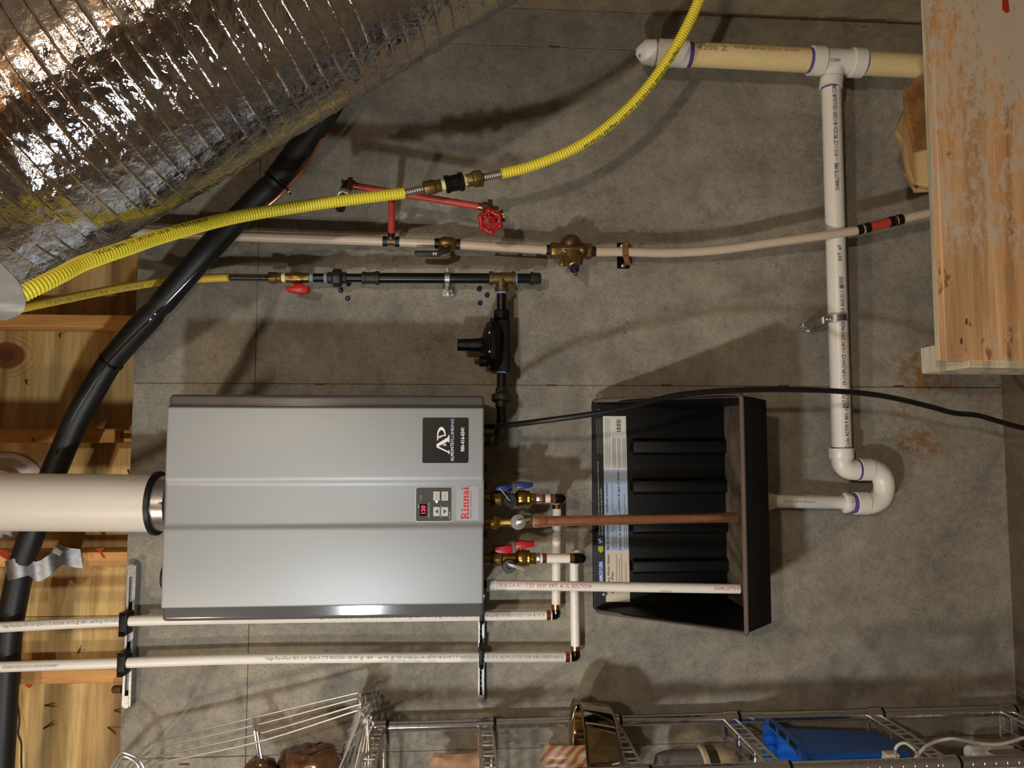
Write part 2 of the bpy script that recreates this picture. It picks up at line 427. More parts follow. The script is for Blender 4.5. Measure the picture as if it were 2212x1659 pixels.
t.l(t.ramp(wv.outputs['Fac'], [(.35, lin((150, 128, 100))), (.5, lin((160, 108, 60))), (.7, lin((128, 72, 40)))]), t.b.inputs['Base Color']); t.b.inputs['Roughness'].default_value = .35; M['orange_stripe'] = t.m
# crinkled foil
t = NT('foil'); t.b.inputs['Base Color'].default_value = (.62, .62, .64, 1); t.b.inputs['Metallic'].default_value = 1.0; t.b.inputs['Roughness'].default_value = .07
vv = t.n('ShaderNodeTexVoronoi'); vv.feature = 'F1'; vv.distance = 'MANHATTAN'; vv.inputs['Scale'].default_value = 38; t.l(t.pos((1, 1, 1), (.5, .4, .3)), vv.inputs['Vector'])
t.bump(t.math('ADD', t.math('MULTIPLY', vv.outputs['Distance'], .5), t.noise(45, 4, .6, None, 1.5)), .4, .005)
M['foil'] = t.m

# ================================================================== the room
XR, XL, YF, ZC = 1.144, -3.2, -6.4, 3.2
ZW = 2.245                                                       # top of the concrete wall
wall = struct('wall_back', MB().box(XL, XR, .006, .26, 0, ZW), M['concrete'])
xj = [XL, W(1190, 832).x-2*(W(1190, 101).x-W(1190, 832).x), W(1190, 832).x-(W(1190, 101).x-W(1190, 832).x), W(1190, 832).x, W(1190, 101).x, XR]
zj = [0, W(554, 700).z, ZW]
for i in range(5):
    for j in range(2):
        g = .00045; y = rnd.uniform(-.0006, .0012)
        part(wall, 'concrete_panel', MB().box(xj[i]+g, xj[i+1]-g, y, .006, zj[j]+(g if j else -.02), zj[j+1]-(g if j == 0 else 0)), M['concrete'], bev=.0012, seg=1)
for (x, y) in ((1190, 832), (1440, 831), (1693, 833), (1941, 834), (690, 830), (1197, 101), (398, 1651)):
    part(wall, 'tie_slot', MB().pbox(x-11, y-1.6, x+11, y+1.6, -.004, .0015), M['rust'])
fl = struct('floor', MB().box(XL, XR, YF, 0, -.1, 0), M['concrete_floor'])
wr = struct('wall_right', MB().box(XR, XR+.2, YF, .26, 0, ZC), M['concrete_side'])
struct('wall_left', MB().box(XL-.2, XL, YF, .26, 0, ZC), M['room_brown'])
struct('wall_front', MB().box(XL, XR, YF-.2, YF, 0, ZC), M['room_brown'])
ce = struct('ceiling', MB().box(XL, XR, YF, .26, ZC, ZC+.05), M['joist'])
for k in range(9): part(ce, 'joist', MB().box(XL+.3+k*.46, XL+.34+k*.46, YF, .1, ZC-.18, ZC), M['joist'])
wu = struct('wall_upper', MB().box(XL, XR, .168, .26, ZW, ZC), M['plywood'])
xs = [XL, -1.5, -.45, .52, XR]
for i in range(4): part(wu, 'plywood_sheet', MB().box(xs[i]+.001, xs[i+1]-.001, .150, .168, ZW, ZC), M['plywood'])
def stud(y0, y1, zb=ZW, yf=.06):
    a, b = W(150, y0, -yf), W(150, y1, -yf)
    return part(wu, 'stud', MB().box(b.x, a.x, yf, .149, zb, ZC), M['stud'], bev=.002, seg=1)
stud(470, 503); stud(679, 706); stud(1193, 1223); stud(1444, 1477)
stud(926, 957, W(250, 940, -.05).z, .045)
a, b = W(275, 929, -.09), W(275, 956, -.09); part(wu, 'stud', MB().box(b.x, a.x, .09, .149, ZW, ZC), M['stud'], bev=.002, seg=1)
part(wu, 'anchor_bolt', MB().px((262, 941, -.085), (290, 941, -.085), [(262, 5), (290, 5)], 10), M['rust'])
part(wu, 'anchor_bolt', MB().px((243, 1489, -.02), (263, 1489, -.02), [(243, 6), (246, 8), (263, 8)], 10), M['rust'])
for (x0, y0, x1, y1) in ((97, 1524, 118, 1526), (94, 1574, 116, 1564), (233, 1571, 250, 1585), (247, 1535, 262, 1539), (168, 1410, 174, 1402), (128, 723, 130, 729), (276, 1015, 281, 1026), (55, 822, 59, 830)):
    part(wu, 'nail', MB().sweep([W(x0, y0, -.149), W(x1, y1, -.13)], .0019, 6), M['rust'])
def blot(parent, name, pts, s, m):
    mb = MB(); mb.add([W(x, y, s) for x, y in pts], [tuple(range(len(pts)))], False); return part(parent, name, mb, m)
blot(wu, 'paint_mark', [(0, 1187), (14, 1190), (34, 1210), (28, 1216), (12, 1208), (0, 1200)], -.0595, M['red_paint'])
blot(wu, 'paint_mark', [(205, 1185), (226, 1184), (219, 1190), (229, 1206), (222, 1205), (214, 1192)], -.0595, M['red_paint'])
blot(wu, 'paint_mark', [(53, 1480), (72, 1474), (70, 1481), (63, 1487)], -.1495, M['red_paint'])
blot(wu, 'paint_mark', [(115, 1245), (118, 1248), (117, 1252), (115, 1249)], -.1495, M['red_paint'])
blot(wu, 'paint_mark', [(66, 945), (77, 944), (73, 947), (73, 953), (69, 955), (69, 948)], -.0445, M['red_paint'])
solo('wooden_post', MB().box(XR-.05, XR-.002, -.16, -.07, W(1092, 5, .1).z, ZC-.19), M['stud'], 'upright wooden post in the corner behind the foil duct', 'post', bev=.003)

# low plywood partition at the lower end of the picture
pt = thing('plywood_partition', 'worn low plywood partition with torn paper residue standing on the floor', 'partition', (.6, -.36, 0))
zt = W(2003, 100, .345).z; xe = W(2028, 779, .37).x
part(pt, 'back_board', MB().box(xe+.004, XR-.003, -.345, -.327, 0, zt), M['ply_edge'], bev=.0015, seg=1)
part(pt, 'front_board', MB().box(xe, XR-.003, -.372, -.350, 0, W(2028, 400, .372).z), M['old_plywood'], bev=.0015, seg=1)
part(pt, 'end_cleat', MB().box(xe+.006, xe+.09, -.349, -.3455, 0, zt-.05), M['ply_edge'])
part(pt, 'base_cleat', MB().box(xe-.014, xe+.05, -.3705, -.20, 0, W(2092, 778, .37).z), M['ply_edge'], bev=.002, seg=1)
for (x, y) in ((2088, 695), (2077, 737)):
    part(pt, 'staple', MB().pbox(x-2, y-6, x+2, y+6, .371, .3735), M['rust'])
for (x0, y0, x1, y1) in ((2165, 0, 2178, 25),):
    blot(pt, 'paint_mark', [(x0, y0), (x1, y0), (x1+3, y1), (x1-4, y1+4), (x0, y1-4)], .3728, M['red_paint'])

# wood scrap between partition and wall
oc = thing('plywood_offcut', 'broken plywood offcut wedged between the partition and the concrete wall', 'offcut', (.75, -.2, W(1995, 300, .2).z-.12))
def pxpoly(pts, s, th):
    return MB().prism([W(x, y, s) for x, y in pts], (0, th, 0))
part(oc, 'board', pxpoly([(1956, 236), (1938, 282), (1953, 310), (1962, 360), (1975, 393), (2010, 402), (2090, 402), (2090, 160), (1990, 160)], .23, .016), M['offcut'], bev=.001, seg=1)
part(oc, 'torn_veneer', pxpoly([(1958, 232), (1978, 325), (2005, 318), (2080, 300), (2080, 150), (1998, 158), (1972, 175), (1955, 200)], .247, .012), M['joist'], bev=.001, seg=1)
part(oc, 'splinter', pxpoly([(1956, 372), (1974, 402), (1982, 408), (1988, 398), (2015, 396), (2015, 412), (1980, 414)], .20, .01), M['offcut'])

# ================================================================== water heater
SF = .285
wh = thing('water_heater', 'silver wall-mounted tankless water heater with red lettering and control panel', 'water heater', W(1043, 1090, .14))
cx0, cx1 = W(700, 1338, .272).x, W(700, 853, .272).x; zt_, zb_ = W(361, 1100, .262).z, W(1045, 1100, .262).z
part(wh, 'case', MB().box(cx0, cx1, -.274, -.012, zb_, zt_), M['case_paint'], 'glossy grey case', bev=.009, seg=4)
part(wh, 'wall_bracket', MB().box(cx0+.06, cx1-.06, -.014, -.001, zb_+.05, zt_-.03), M['galvanized'])
f0, f1 = W(700, 1310, SF).x, W(700, 879, SF).x; r0, r1, r2, r3 = [W(700, y, SF).x for y in (1143, 1132, 1047, 1034)]
prof = [(f0, -.2755), (f0, -SF), (r0, -SF), (r1, -SF+.007), (r2, -SF+.007), (r3, -SF), (f1, -SF), (f1, -.2755)]
part(wh, 'cover_seam', MB().box(f0-.0015, f1+.0015, -.2752, -.2735, zb_+.001, zt_-.001), M['dark_gap'])
part(wh, 'front_cover', MB().prism([Vector((x, y, zb_+.001)) for x, y in prof], (0, 0, zt_-zb_-.002)), M['silver_paint'], 'silver front cover with recessed middle band', bev=.0065, seg=4)
# sticker
def rr(x0, x1, z0, z1, r, y0, y1, mb=None, n=5):
    mb = mb or MB(); p = []
    for (cx, cz, a0) in ((x1-r, z1-r, 0), (x0+r, z1-r, 90), (x0+r, z0+r, 180), (x1-r, z0+r, 270)):
        for k in range(n+1):
            a = math.radians(a0+90*k/n); p.append(Vector((cx+r*math.cos(a), y0, cz+r*math.sin(a))))
    return mb.prism(p, (0, y1-y0, 0))
def prr(x0, y0, x1, y1, r, s, th, mb=None):
    a, b = W(x0, y0, s), W(x1, y1, s)
    return rr(min(a.x, b.x), max(a.x, b.x), min(a.z, b.z), max(a.z, b.z), r, -s, -s+th, mb)
def fit(parent, name, s, A, B, h, m, sd, bold=0.0):
    """lettering along the picture line A -> B (pixels) at stand-off sd, capital height h pixels"""
    a, b = W(A[0], A[1], sd), W(B[0], B[1], sd); size = h*mpp(sd)/.69
    v, f = glyphs(s, size, 'LEFT', bold); wd = max(p[0] for p in v); d = (b-a); right = d.normalized(); up = right.cross(Vector((0, 1, 0)))
    mb = MB(); mb.add([a+right*(x*d.length/wd)+up*y for x, y in v], f, False); return part(parent, name, mb, m)
def poly(mb, pts, s): mb.add([W(x, y, s) for x, y in pts], [tuple(range(len(pts)))], False)
st = part(wh, 'sticker', prr(913, 902, 1012, 1000, .004, SF+.0004, .0004), M['sticker_black'], 'black plumber sticker with white AP letters')
S1 = SF+.0009
mb = MB()
for q_ in ([(943, 966.5), (946.5, 964.2), (969, 975.3), (969, 978.3)], [(968.4, 980.5), (968.4, 973), (971, 973), (971, 980.5)], [(943, 966.5), (943, 959.5), (969, 943.5), (969, 952.5)], [(968.4, 955.5), (968.4, 940), (971, 940), (971, 955.5)],
           [(944, 951.5), (944, 940), (946.3, 940), (946.3, 951.5)], [(945, 949.5), (945, 943.5), (954.6, 943.5), (945, 949.6)], [(945, 949.5), (954.6, 943.6), (963, 940), (963, 938.2), (945, 943)]): poly(mb, q_, S1)
oa = [(953.5-9.5*math.cos(a), 942-20*math.sin(a)) for a in [math.pi*k/12 for k in range(13)]]; ia = [(953.5-6.8*math.cos(a), 942-13*math.sin(a)) for a in [math.pi*k/12 for k in range(13)]]
for k in range(12): poly(mb, [oa[k], oa[k+1], ia[k+1], ia[k]], S1)
part(st, 'logo', mb, M['ink_white'])
mb = MB(); poly(mb, [(955.5, 961)]+[(961.5-2.8*math.cos(a), 961+2.8*math.sin(a)) for a in [.9+4.48*k/9 for k in range(10)]], S1); part(st, 'drop', mb, M['ink_lilac'])
fit(st, 'lettering', 'ALMONTE', (980, 996), (980, 956), 6.5, M['ink_white'], S1, .012)
fit(st, 'lettering', 'PLUMBING', (980.5, 955), (980.5, 905), 6.5, M['ink_lilac'], S1, .012)
fit(st, 'lettering', '980-416-0341', (1003, 976), (1003, 924), 7.5, M['ink_white'], S1, .02)
# control panel, in the recessed band
SB = SF-.007
cp = part(wh, 'control_panel', prr(899, 1053.5, 975, 1125.5, .004, SB+.0012, .0012), M['panel_grey'], 'dark control panel with red digits')
part(cp, 'bezel', prr(897.5, 1052, 976, 1127, .005, SB+.0006, .0006), M['button_silver'])
part(cp, 'display', prr(907, 1089, 921.5, 1114.5, .001, SB+.0016, .0004), M['gloss_black'])
fit(cp, 'digits', '120', (918.5, 1112), (918.5, 1092), 8.5, M['led_red'], SB+.0021, .01)
for (x, y) in ((936, 1061.5), (954, 1061.5), (936, 1095), (954, 1095)):
    bt = part(cp, 'button', prr(x, y, x+14, y+20, .0015, SB+.0026, .0012), M['button_silver'], bev=.0004, seg=1)
    mb = MB()
    if y > 1080:
        if x < 945: poly(mb, [(x+4.5, y+10), (x+10, y+15), (x+10, y+5)], SB+.0029)
        else: poly(mb, [(x+10, y+10), (x+4.5, y+5), (x+4.5, y+15)], SB+.0029)
        part(bt, 'arrow', mb, M['ink_black'])
    else: fit(bt, 'lettering', 'Priority' if x < 945 else 'On/Off', (x+8.5, y+18), (x+8.5, y+3), 3, M['ink_grey'], SB+.0029)
part(cp, 'indicator', MB().sphere(W(943, 1084, SB+.0012), .0022, 10), M['led_green'])
for s_, A, B in (('Maximum Water Temp', (927.5, 1118), (927.5, 1086)), ('Temperature', (953.5, 1118), (953.5, 1092)), ('In Use', (910, 1081), (910, 1070)), ('HOT', (905, 1097), (905, 1090)), ('MC-91', (972.5, 1121), (972.5, 1106))):
    fit(cp, 'lettering', s_, A, B, 2.4, M['ink_white'], SB+.0017)
# brand plate lettering
lp = part(wh, 'name_plate', prr(986, 1050, 1034, 1124, .002, SB+.0005, .0005), M['silver_paint'])
mb = MB(); u = 64/66.0; cur = [0.0]
def gl(pts): poly(mb, [(1012.5-v*1.0, 1122-(cur[0]+x)*u) for x, v in pts], SB+.0009)
def rc(x0, x1, v0, v1): gl([(x0, v0), (x1, v0), (x1, v1), (x0, v1)])
rc(2, 6, 0, 16.5); rc(0, 8, 0, 1.6); rc(0, 6, 14.9, 16.5)
for k in range(8):
    A_, B_ = math.pi*(k/8-.5), math.pi*((k+1)/8-.5)
    gl([(8+2.6*math.cos(A_), 12+2.3*math.sin(A_)), (8+6*math.cos(A_), 12+4.5*math.sin(A_)), (8+6*math.cos(B_), 12+4.5*math.sin(B_)), (8+2.6*math.cos(B_), 12+2.3*math.sin(B_))])
rc(6, 8.2, 14.3, 16.5); rc(6, 8.2, 7.5, 9.7); gl([(7, 8.5), (11, 8.5), (15.5, 0), (11.3, 0)]); rc(11.3, 17, 0, 1.6); cur[0] = 17.2
def let_i():
    rc(2, 5.8, 0, 11); rc(.3, 7.4, 0, 1.5); rc(.3, 2, 9.6, 11); gl([(3.9+2.1*math.cos(k*math.pi/5), 14.4+2.1*math.sin(k*math.pi/5)) for k in range(10)]); cur[0] += 8
def let_n():
    rc(2, 5.6, 0, 11); rc(.4, 7, 0, 1.5); rc(.4, 2, 9.6, 11); rc(9.2, 12.8, 0, 8); rc(7.8, 14.2, 0, 1.5)
    for k in range(6):
        a0, a1 = math.pi*k/6, math.pi*(k+1)/6
        gl([(9.2+3.6*math.cos(a0), 7.6+3.6*math.sin(a0)), (9.2+3.6*math.cos(a1), 7.6+3.6*math.sin(a1)), (7.6+1.8*math.cos(a1), 7.2+1.4*math.sin(a1)), (7.6+1.8*math.cos(a0), 7.2+1.4*math.sin(a0))])
    cur[0] += 14.3
let_i(); let_n(); let_n()
for k in range(12):
    a0, a1 = 2*math.pi*k/12, 2*math.pi*(k+1)/12
    gl([(4.2+3.9*math.cos(a0), 3.6+3.7*math.sin(a0)), (4.2+3.9*math.cos(a1), 3.6+3.7*math.sin(a1)), (4.6+1.3*math.cos(a1), 3.4+1.7*math.sin(a1)), (4.6+1.3*math.cos(a0), 3.4+1.7*math.sin(a0))])
rc(6.3, 9.6, 0, 8.6); rc(9.4, 11, 0, 1.4); rc(1.2, 6.5, 9.2, 11); gl([(6.3, 11), (9.6, 8.4), (6.3, 8.4)]); rc(1.2, 3.4, 8, 10); cur[0] += 11.3
let_i(); rc(.6, 2.2, 0, 1.8)
part(lp, 'logo', mb, M['logo_red'], 'red brand lettering')
fit(lp, 'lettering', 'EXPERIENCE OUR INNOVATION', (1018.5, 1121), (1018.5, 1060), 3, M['ink_grey'], SB+.0009)
# vent collar on top of the case
VS = .145
part(wh, 'vent_collar', MB().px((372, 1087, VS), (338, 1087, VS), [(372, 57), (344, 57), (343, 60), (338, 60)], 48), M['steel'], 'stainless vent collar')
part(wh, 'collar_screw', MB().sphere(W(346, 1088, VS+.063), .004, 10), M['chrome'])
part(wh, 'inlet_cap', MB().px((372, 1244, .12), (355, 1244, .12), [(372, 28), (357, 28), (355, 26)], 28), M['black_plastic'])
for y, s_ in ((1077, .15), (1129, .2), (1207, .15), (951, .13)):
    part(wh, 'pipe_stub', MB().px((1040, y, s_), (1066, y, s_), [(1040, 12), (1066, 12)], 20), M['brass_dull'])
part(wh, 'condensate_outlet', MB().px((1040, 1262, .2), (1060, 1262, .2), [(1040, 9), (1060, 9)], 16), M['black_plastic'])
for y in (1050, 1010, 1155): part(wh, 'knock_out', MB().px((1040, y, .22), (1052, y, .22), [(1040, 8), (1052, 8)], 14), M['black_rubber'])

vp = thing('vent_pipe', 'large white plastic flue pipe rising from the top of the water heater', 'vent pipe', W(338, 1086, VS))
part(vp, 'pipe', MB().px((341, 1087, VS), (-420, 1081, VS), [(341, 59), (-420, 59)], 56), M['vent_white'])
part(vp, 'gasket', MB().px((346, 1087, VS), (334, 1087, VS), [(346, 62), (345, 66), (336, 66), (334, 63)], 48), M['black_rubber'], 'black rubber gasket')
wp = thing('wall_plate', 'round white flue cover plate on the plywood behind the big white pipe', 'wall plate', W(5, 1072, -.149))
c_ = W(4, 1073, -.14); k_ = mpp(-.14)
part(wp, 'plate', MB().lathe(Vector((c_.x, .149, c_.z)), Vector((0, -1, 0)), [(0, 90*k_), (.004, 90*k_), (.010, 84*k_), (.014, 66*k_)], 48), M['white_plastic'])
part(wp, 'sleeve', MB().lathe(Vector((c_.x, .149, c_.z)), Vector((0, -1, 0)), [(0, 60*k_), (.045, 60*k_), (.05, 57*k_)], 40), M['vent_white'])

V2 = lambda x, y, z: Vector((x, y, z))
# ================================================================== drain pan under the heater
px0, px1 = W(1400, 1313, 0).x, W(1400, 867, 0).x; PZT, PZB = W(1279, 1090, .004).z, W(1566, 1090, 0).z; PD = .275; PZR = W(1607, 1100, PD).z
dp = thing('drain_pan', 'black plastic wall-mounted drain pan with printed label below the water heater', 'drain pan', (0.5*(px0+px1), -.01, PZB))
part(dp, 'back_plate', MB().box(px0, px1, -.012, -.001, PZB, PZT), M['black_plastic'], bev=.004)
TP = .020
part(dp, 'bottom', MB().box(px0+TP, px1-TP*.5, -PD+.008, -.002, PZB-.006, PZB), M['black_plastic'], bev=.002)
part(dp, 'sediment', MB().box(px0+TP+.004, px1-TP*.5-.004, -PD+.012, -.012, PZB, PZB+.002), mat('pan_dust', (86, 76, 64), .7, 0, .6, 14), 'dusty sediment on the pan floor')
mb = MB(); mb.prism([V2(px0, -PD, PZR), V2(px1, -PD, PZR), V2(px1-TP*.5, -PD+.008, PZB-.006), V2(px0+TP, -PD+.008, PZB-.006)], (0, .006, 0)); part(dp, 'front_wall', mb, M['black_plastic'], bev=.002)
for x, d in ((px0, 1), (px1, -1)):
    pf = [(0-.002, PZB), (-.002, PZT-.012), (-.035, PZT-.02), (-.06, PZT-.035), (-PD, PZR), (-PD+.008, PZB-.006)]
    tp = TP if d > 0 else TP*.5
    part(dp, 'side_wall', MB().prism([Vector((x+(d*tp if z < PZR-.01 else 0), y, z)) for y, z in pf], (d*.005, 0, 0)), M['black_plastic'], bev=.0015, seg=1)
mb = MB()
mb.sweep(curve([Vector((px0, -.02, PZT-.008)), Vector((px0, -.05, PZT-.026)), Vector((px0, -PD*.55, (PZR+PZT)/2-.02)), Vector((px0, -PD+.02, PZR+.012)), Vector((px0+.004, -PD, PZR+.002)), Vector((px0+.05, -PD, PZR)), Vector((px1-.05, -PD, PZR)), Vector((px1-.004, -PD, PZR+.002)), Vector((px1, -PD+.02, PZR+.012)), Vector((px1, -PD*.55, (PZR+PZT)/2-.02)), Vector((px1, -.05, PZT-.026)), Vector((px1, -.02, PZT-.008))], .008), .0055, 8)
part(dp, 'rim', mb, mat('pan_rim', (96, 82, 72), .5), 'worn rim edge')
for y in (965, 1050, 1136, 1222):
    a, b = W(1370, y+19, .012), W(1570, y-19, .012)
    pf = [(a.x, -.011), (a.x+.008, -.027), (b.x-.008, -.027), (b.x, -.011)]
    part(dp, 'rib', MB().prism([Vector((x, yy, PZB)) for x, yy in pf], (0, 0, W(1366, y, .012).z-PZB)), M['black_plastic'], bev=.003)
    part(dp, 'slot', MB().pbox(1360, y-11, 1365, y+11, .010, .016), M['gloss_black'], bev=.001, seg=1)
for x, y in ((1295, 888), (1306, 1283)):
    part(dp, 'screw', MB().lathe(W(x, y, .012), Vector((0, -1, 0)), [(0, .006), (.003, .006), (.005, .003), (.008, .003)], 10), M['steel'])
# dusty sludge in the pan floor
LS = .0128
lb = part(dp, 'label', MB().add([W(1302, 899, LS), W(1352, 899, LS), W(1361, 1300, LS), W(1309, 1300, LS)], [(0, 1, 2, 3)], False), M['label_white'], 'long printed label in white, blue and tan')
def lq(name, pts, m, s): q = MB(); poly(q, pts, s); return part(lb, name, q, m)
def LX(f, y): return 1302+7*(y-899)/401+(50+2*(y-899)/401)*f
def lsec(y0, y1, m): lq('colour_field', [(LX(0, y0), y0), (LX(1, y0), y0), (LX(1, y1), y1), (LX(0, y1), y1)], m, LS+.0004)
lsec(1015, 1190, M['label_blue']); lsec(1190, 1300, M['label_tan'])
LT = LS+.0009
for y0, y1, x0 in ((903, 1011, 1307), (903, 1011, 1311), (905, 1011, 1315)): lq('print_line', [(x0, y0), (x0+1, y0), (x0+3, y1), (x0+2, y1)], M['label_grey'], LT)
for x0, x1 in ((1322, 1330), (1333, 1341), (1344, 1350)):
    for k in range(3):
        q0 = x0+k*2.8; lq('print_line', [(q0, 946+3*(k % 2)), (q0+1.4, 946), (q0+3, 1011), (q0+1.6, 1011)], M['label_grey'], LT)
lq('barcode_field', [(1322, 903), (1350, 903), (1350, 937), (1322, 937)], M['label_white'], LT)
for k in range(11): lq('bar', [(1332, 906+k*2.5), (1341, 906+k*2.5), (1341, 906+k*2.5+(1.6 if k % 3 else .8)), (1332, 906+k*2.5+(1.6 if k % 3 else .8))], M['ink_black'], LT+.0003)
fit(lb, 'lettering', 'Bac de récupération pour chauffe-eau instantané', (1315.5, 1188), (1312, 1043), 5.2, M['ink_black'], LT, .01)
fit(lb, 'lettering', 'Depósito de desagüe para calentador de agua sin tanque', (1342, 1188), (1337, 1018), 5.2, M['ink_black'], LT, .01)
fit(lb, 'lettering', 'Tankless Water Heater', (1317.5, 1276), (1316, 1196), 5.2, M['ink_black'], LT, .01)
fit(lb, 'lettering', 'Drain Pan', (1326, 1282), (1325, 1236), 5.2, M['ink_black'], LT, .01)
for x, y0, y1 in ((1323, 1046, 1186), (1327, 1100, 1186), (1331, 1100, 1186), (1349, 1068, 1186), (1353, 1100, 1186), (1357, 1090, 1186), (1332, 1198, 1270), (1338, 1205, 1270), (1343, 1196, 1270), (1352, 1215, 1270)):
    lq('print_line', [(x-1, y0), (x+.2, y0), (x+1, y1), (x-.2, y1)], M['ink_grey'], LT)
def dq(name, pts, m): q = MB(); poly(q, pts, LS+.0006); return part(dp, name, q, m)
for k in range(4): dq('print_line', [(1287+3.5*k, 904), (1288+3.5*k, 904), (1291+3.3*k, 980), (1290+3.3*k, 980)], M['ink_grey'])
fit(dp, 'lettering', 'For Gas or Electric Tankless Water Heaters / Pour chauffe-eau instantanés électriques ou au gaz', (1296, 1156), (1292, 996), 2.4, M['ink_white'], LS+.0006)
fit(dp, 'lettering', 'Para calentadores eléctricos o de gas, sin tanque', (1302, 1156), (1299, 1056), 2.4, M['ink_white'], LS+.0006)
bd = dq('badge', [(1293, 1212), (1303.5, 1212), (1304.5, 1268), (1294, 1268)], M['usa_blue'])
fit(dp, 'lettering', 'CAMCO USA', (1302, 1262), (1301, 1213), 7, M['ink_white'], LS+.001, .02)
dq('badge', [(1291.5, 1161), (1303, 1161), (1303, 1176), (1299, 1177), (1291.5, 1174)], M['usa_blue']); dq('badge', [(1292, 1179), (1303, 1179), (1303, 1190), (1297, 1195), (1292, 1188)], M['leaf_green'])
q = MB(); poly(q, [(1290, 1166), (1298, 1163), (1296, 1168), (1302, 1169), (1293, 1174), (1296, 1169)], LS+.001); part(dp, 'bolt_mark', q, M['ink_white'])

# ================================================================== small pipe helpers
def pipe(parent, name, a, b, r, m, n=24, label=None):
    ax = 0 if abs(b[0]-a[0]) >= abs(b[1]-a[1]) else 1
    return part(parent, name, MB().px(a, b, [(a[ax], r), (b[ax], r)], n), m, label)
def turned(parent, name, a, b, prof, m, n=24, label=None, rot=0.0, bev=0):
    return part(parent, name, MB().px(a, b, prof, n, rot, n > 10), m, label, bev=bev)
def tube(parent, name, pts, r, m, step=.006, n=14, label=None):
    return part(parent, name, MB().sweep(curve(P3(pts), step), r, n), m, label)
def disc(parent, name, c, d, prof, m, n=28, label=None):
    return part(parent, name, MB().lathe(c, d, prof, n), m, label)
V = Vector; TOCAM = V((0, -1, 0))

# ================================================================== isolation valves, relief pipe, condensate pipe
def iso_valve(name, label, y, sd, hm, capm, strapm, cap, tie, h1, h2, stubx, k):
    """k = small vertical trim; h1, h2 = handle pixel boxes"""
    t = thing(name, label, 'valve', W(1110, y, sd))
    turned(t, 'union_nut', (1060, y, sd), (1086, y, sd), [(1060, 15), (1063, 16.5), (1082, 16.5), (1086, 13)], M['brass_dull'], 8, bev=.0012)
    pipe(t, 'neck', (1083, y, sd), (1120, y, sd), 11, M['brass_dull'])
    turned(t, 'valve_body', (1112, y, sd), (1147, y, sd), [(1112, 10), (1115, 15), (1120, 18), (1136, 18), (1138, 16.5), (1142, 17.5), (1145, 15), (1147, 11)], M['brass'], 28)
    turned(t, 'hex_end', (1144, y, sd), (1158, y, sd), [(1144, 13), (1157, 13), (1158, 12)], M['brass'], 6, bev=.001)
    turned(t, 'tape', (1154, y, sd), (1162, y, sd), [(1154, 10.5), (1158, 11), (1162, 10)], M['blue_tape'], 20)
    turned(t, 'adapter', (1158, y, sd), (1168, y, sd), [(1158, 11), (1164, 12), (1168, 9)], M['steel'], 20)
    c = W(cap[0], cap[1], sd); u = mpp(sd)
    dc = disc(t, 'drain_cap', c, TOCAM, [(.0, 11*u), (.018, 11*u), (.018, 14.5*u), (.032, 14.5*u), (.034, 13.5*u), (.034, 5*u), (.030, 4.5*u)], capm, 28)
    part(dc, 'tether', MB().strap(curve([W(cap[0], cap[1], sd+.037), W((cap[0]*2+tie[0])/3, (cap[1]*2+tie[1])/3, sd+.043), W(tie[0], tie[1], sd+.03)], .004), V((.007 if abs(tie[1]-cap[1]) < 15 else .003, 0, .004)), .0018), strapm)
    for i, (x0, y0, x1, y1, sx, sy) in enumerate((h1, h2)):
        hb = MB(); ym = (y0+y1)/2
        a, b = W(x0, ym, sd), W(x1, ym, sd); hy = (y1-y0)/2*mpp(sd)
        pl = [(x0, y1-1), (x0, y0+1), (sx-8, y0+1), (sx-5, y0-1), (sx+9, y0-1), (sx+12, y0+1), (x1, y0+1), (x1, y1-1), (sx+9, y1+3), (sx-9, y1+3)]
        pl = [q for q in pl]
        h_ = part(t, 'handle', MB().prism([W(x, yy, sd+.012) for x, yy in pl], (0, .024, 0)), hm, bev=.003, seg=2)
        part(h_, 'stem', MB().sweep([W(sx, y1, sd), W(sx, y-10, sd)], .0045, 10), M['brass'])
    return t
cv = iso_valve('isolation_valve', 'brass service valve with blue handles and black drain cap under the heater', 1077, .15, M['blue_plastic'], M['black_rubber'], M['grey_strap'], (1100, 1080), (1080, 1055),
               (1070, 1049, 1107, 1058, 1096, 0), (1115, 1042, 1152, 1053, 1126, 0), 1165, 0)
hv = iso_valve('isolation_valve', 'brass service valve with red handles and grey drain cap under the heater', 1206, .15, M['red_plastic'], M['dark_grey_plastic'], M['white_plastic'], (1098, 1219), (1130, 1229),
               (1067, 1180, 1107, 1193, 1096, 0), (1114, 1170, 1155, 1182, 1125, 0), 1165, 0)

rv = thing('relief_pipe', 'copper relief discharge pipe with brass valve hanging down into the drain pan', 'relief pipe', W(1592, 1118, .19))
RS = .19
turned(rv, 'union_nut', (1058, 1128, RS), (1079, 1128, RS), [(1058, 15), (1060, 17), (1073, 17), (1074, 14), (1079, 14)], M['brass'], 6, bev=.001)
turned(rv, 'valve_neck', (1076, 1128, RS), (1150, 1126, RS), [(1076, 10), (1098, 10), (1106, 14), (1140, 14), (1142, 13), (1150, 13)], M['brass_dull'], 24)
c = W(1119, 1127, RS+.015)
ld = disc(rv, 'test_disc', c, TOCAM, [(0, .016), (.006, .0175), (.008, .017), (.0085, .006), (.013, .005), (.014, .003)], M['steel'], 32, 'round steel test disc')
part(ld, 'lever', MB().strap([c+V((0, -.014, 0)), c+V((.004, -.017, -.012)), c+V((.007, -.012, -.028))], V((.006, 0, .002)), .002), M['steel'])
turned(rv, 'tape', (1146, 1126, RS), (1154, 1126, RS), [(1146, 12.5), (1154, 12.5)], M['blue_tape'], 20)
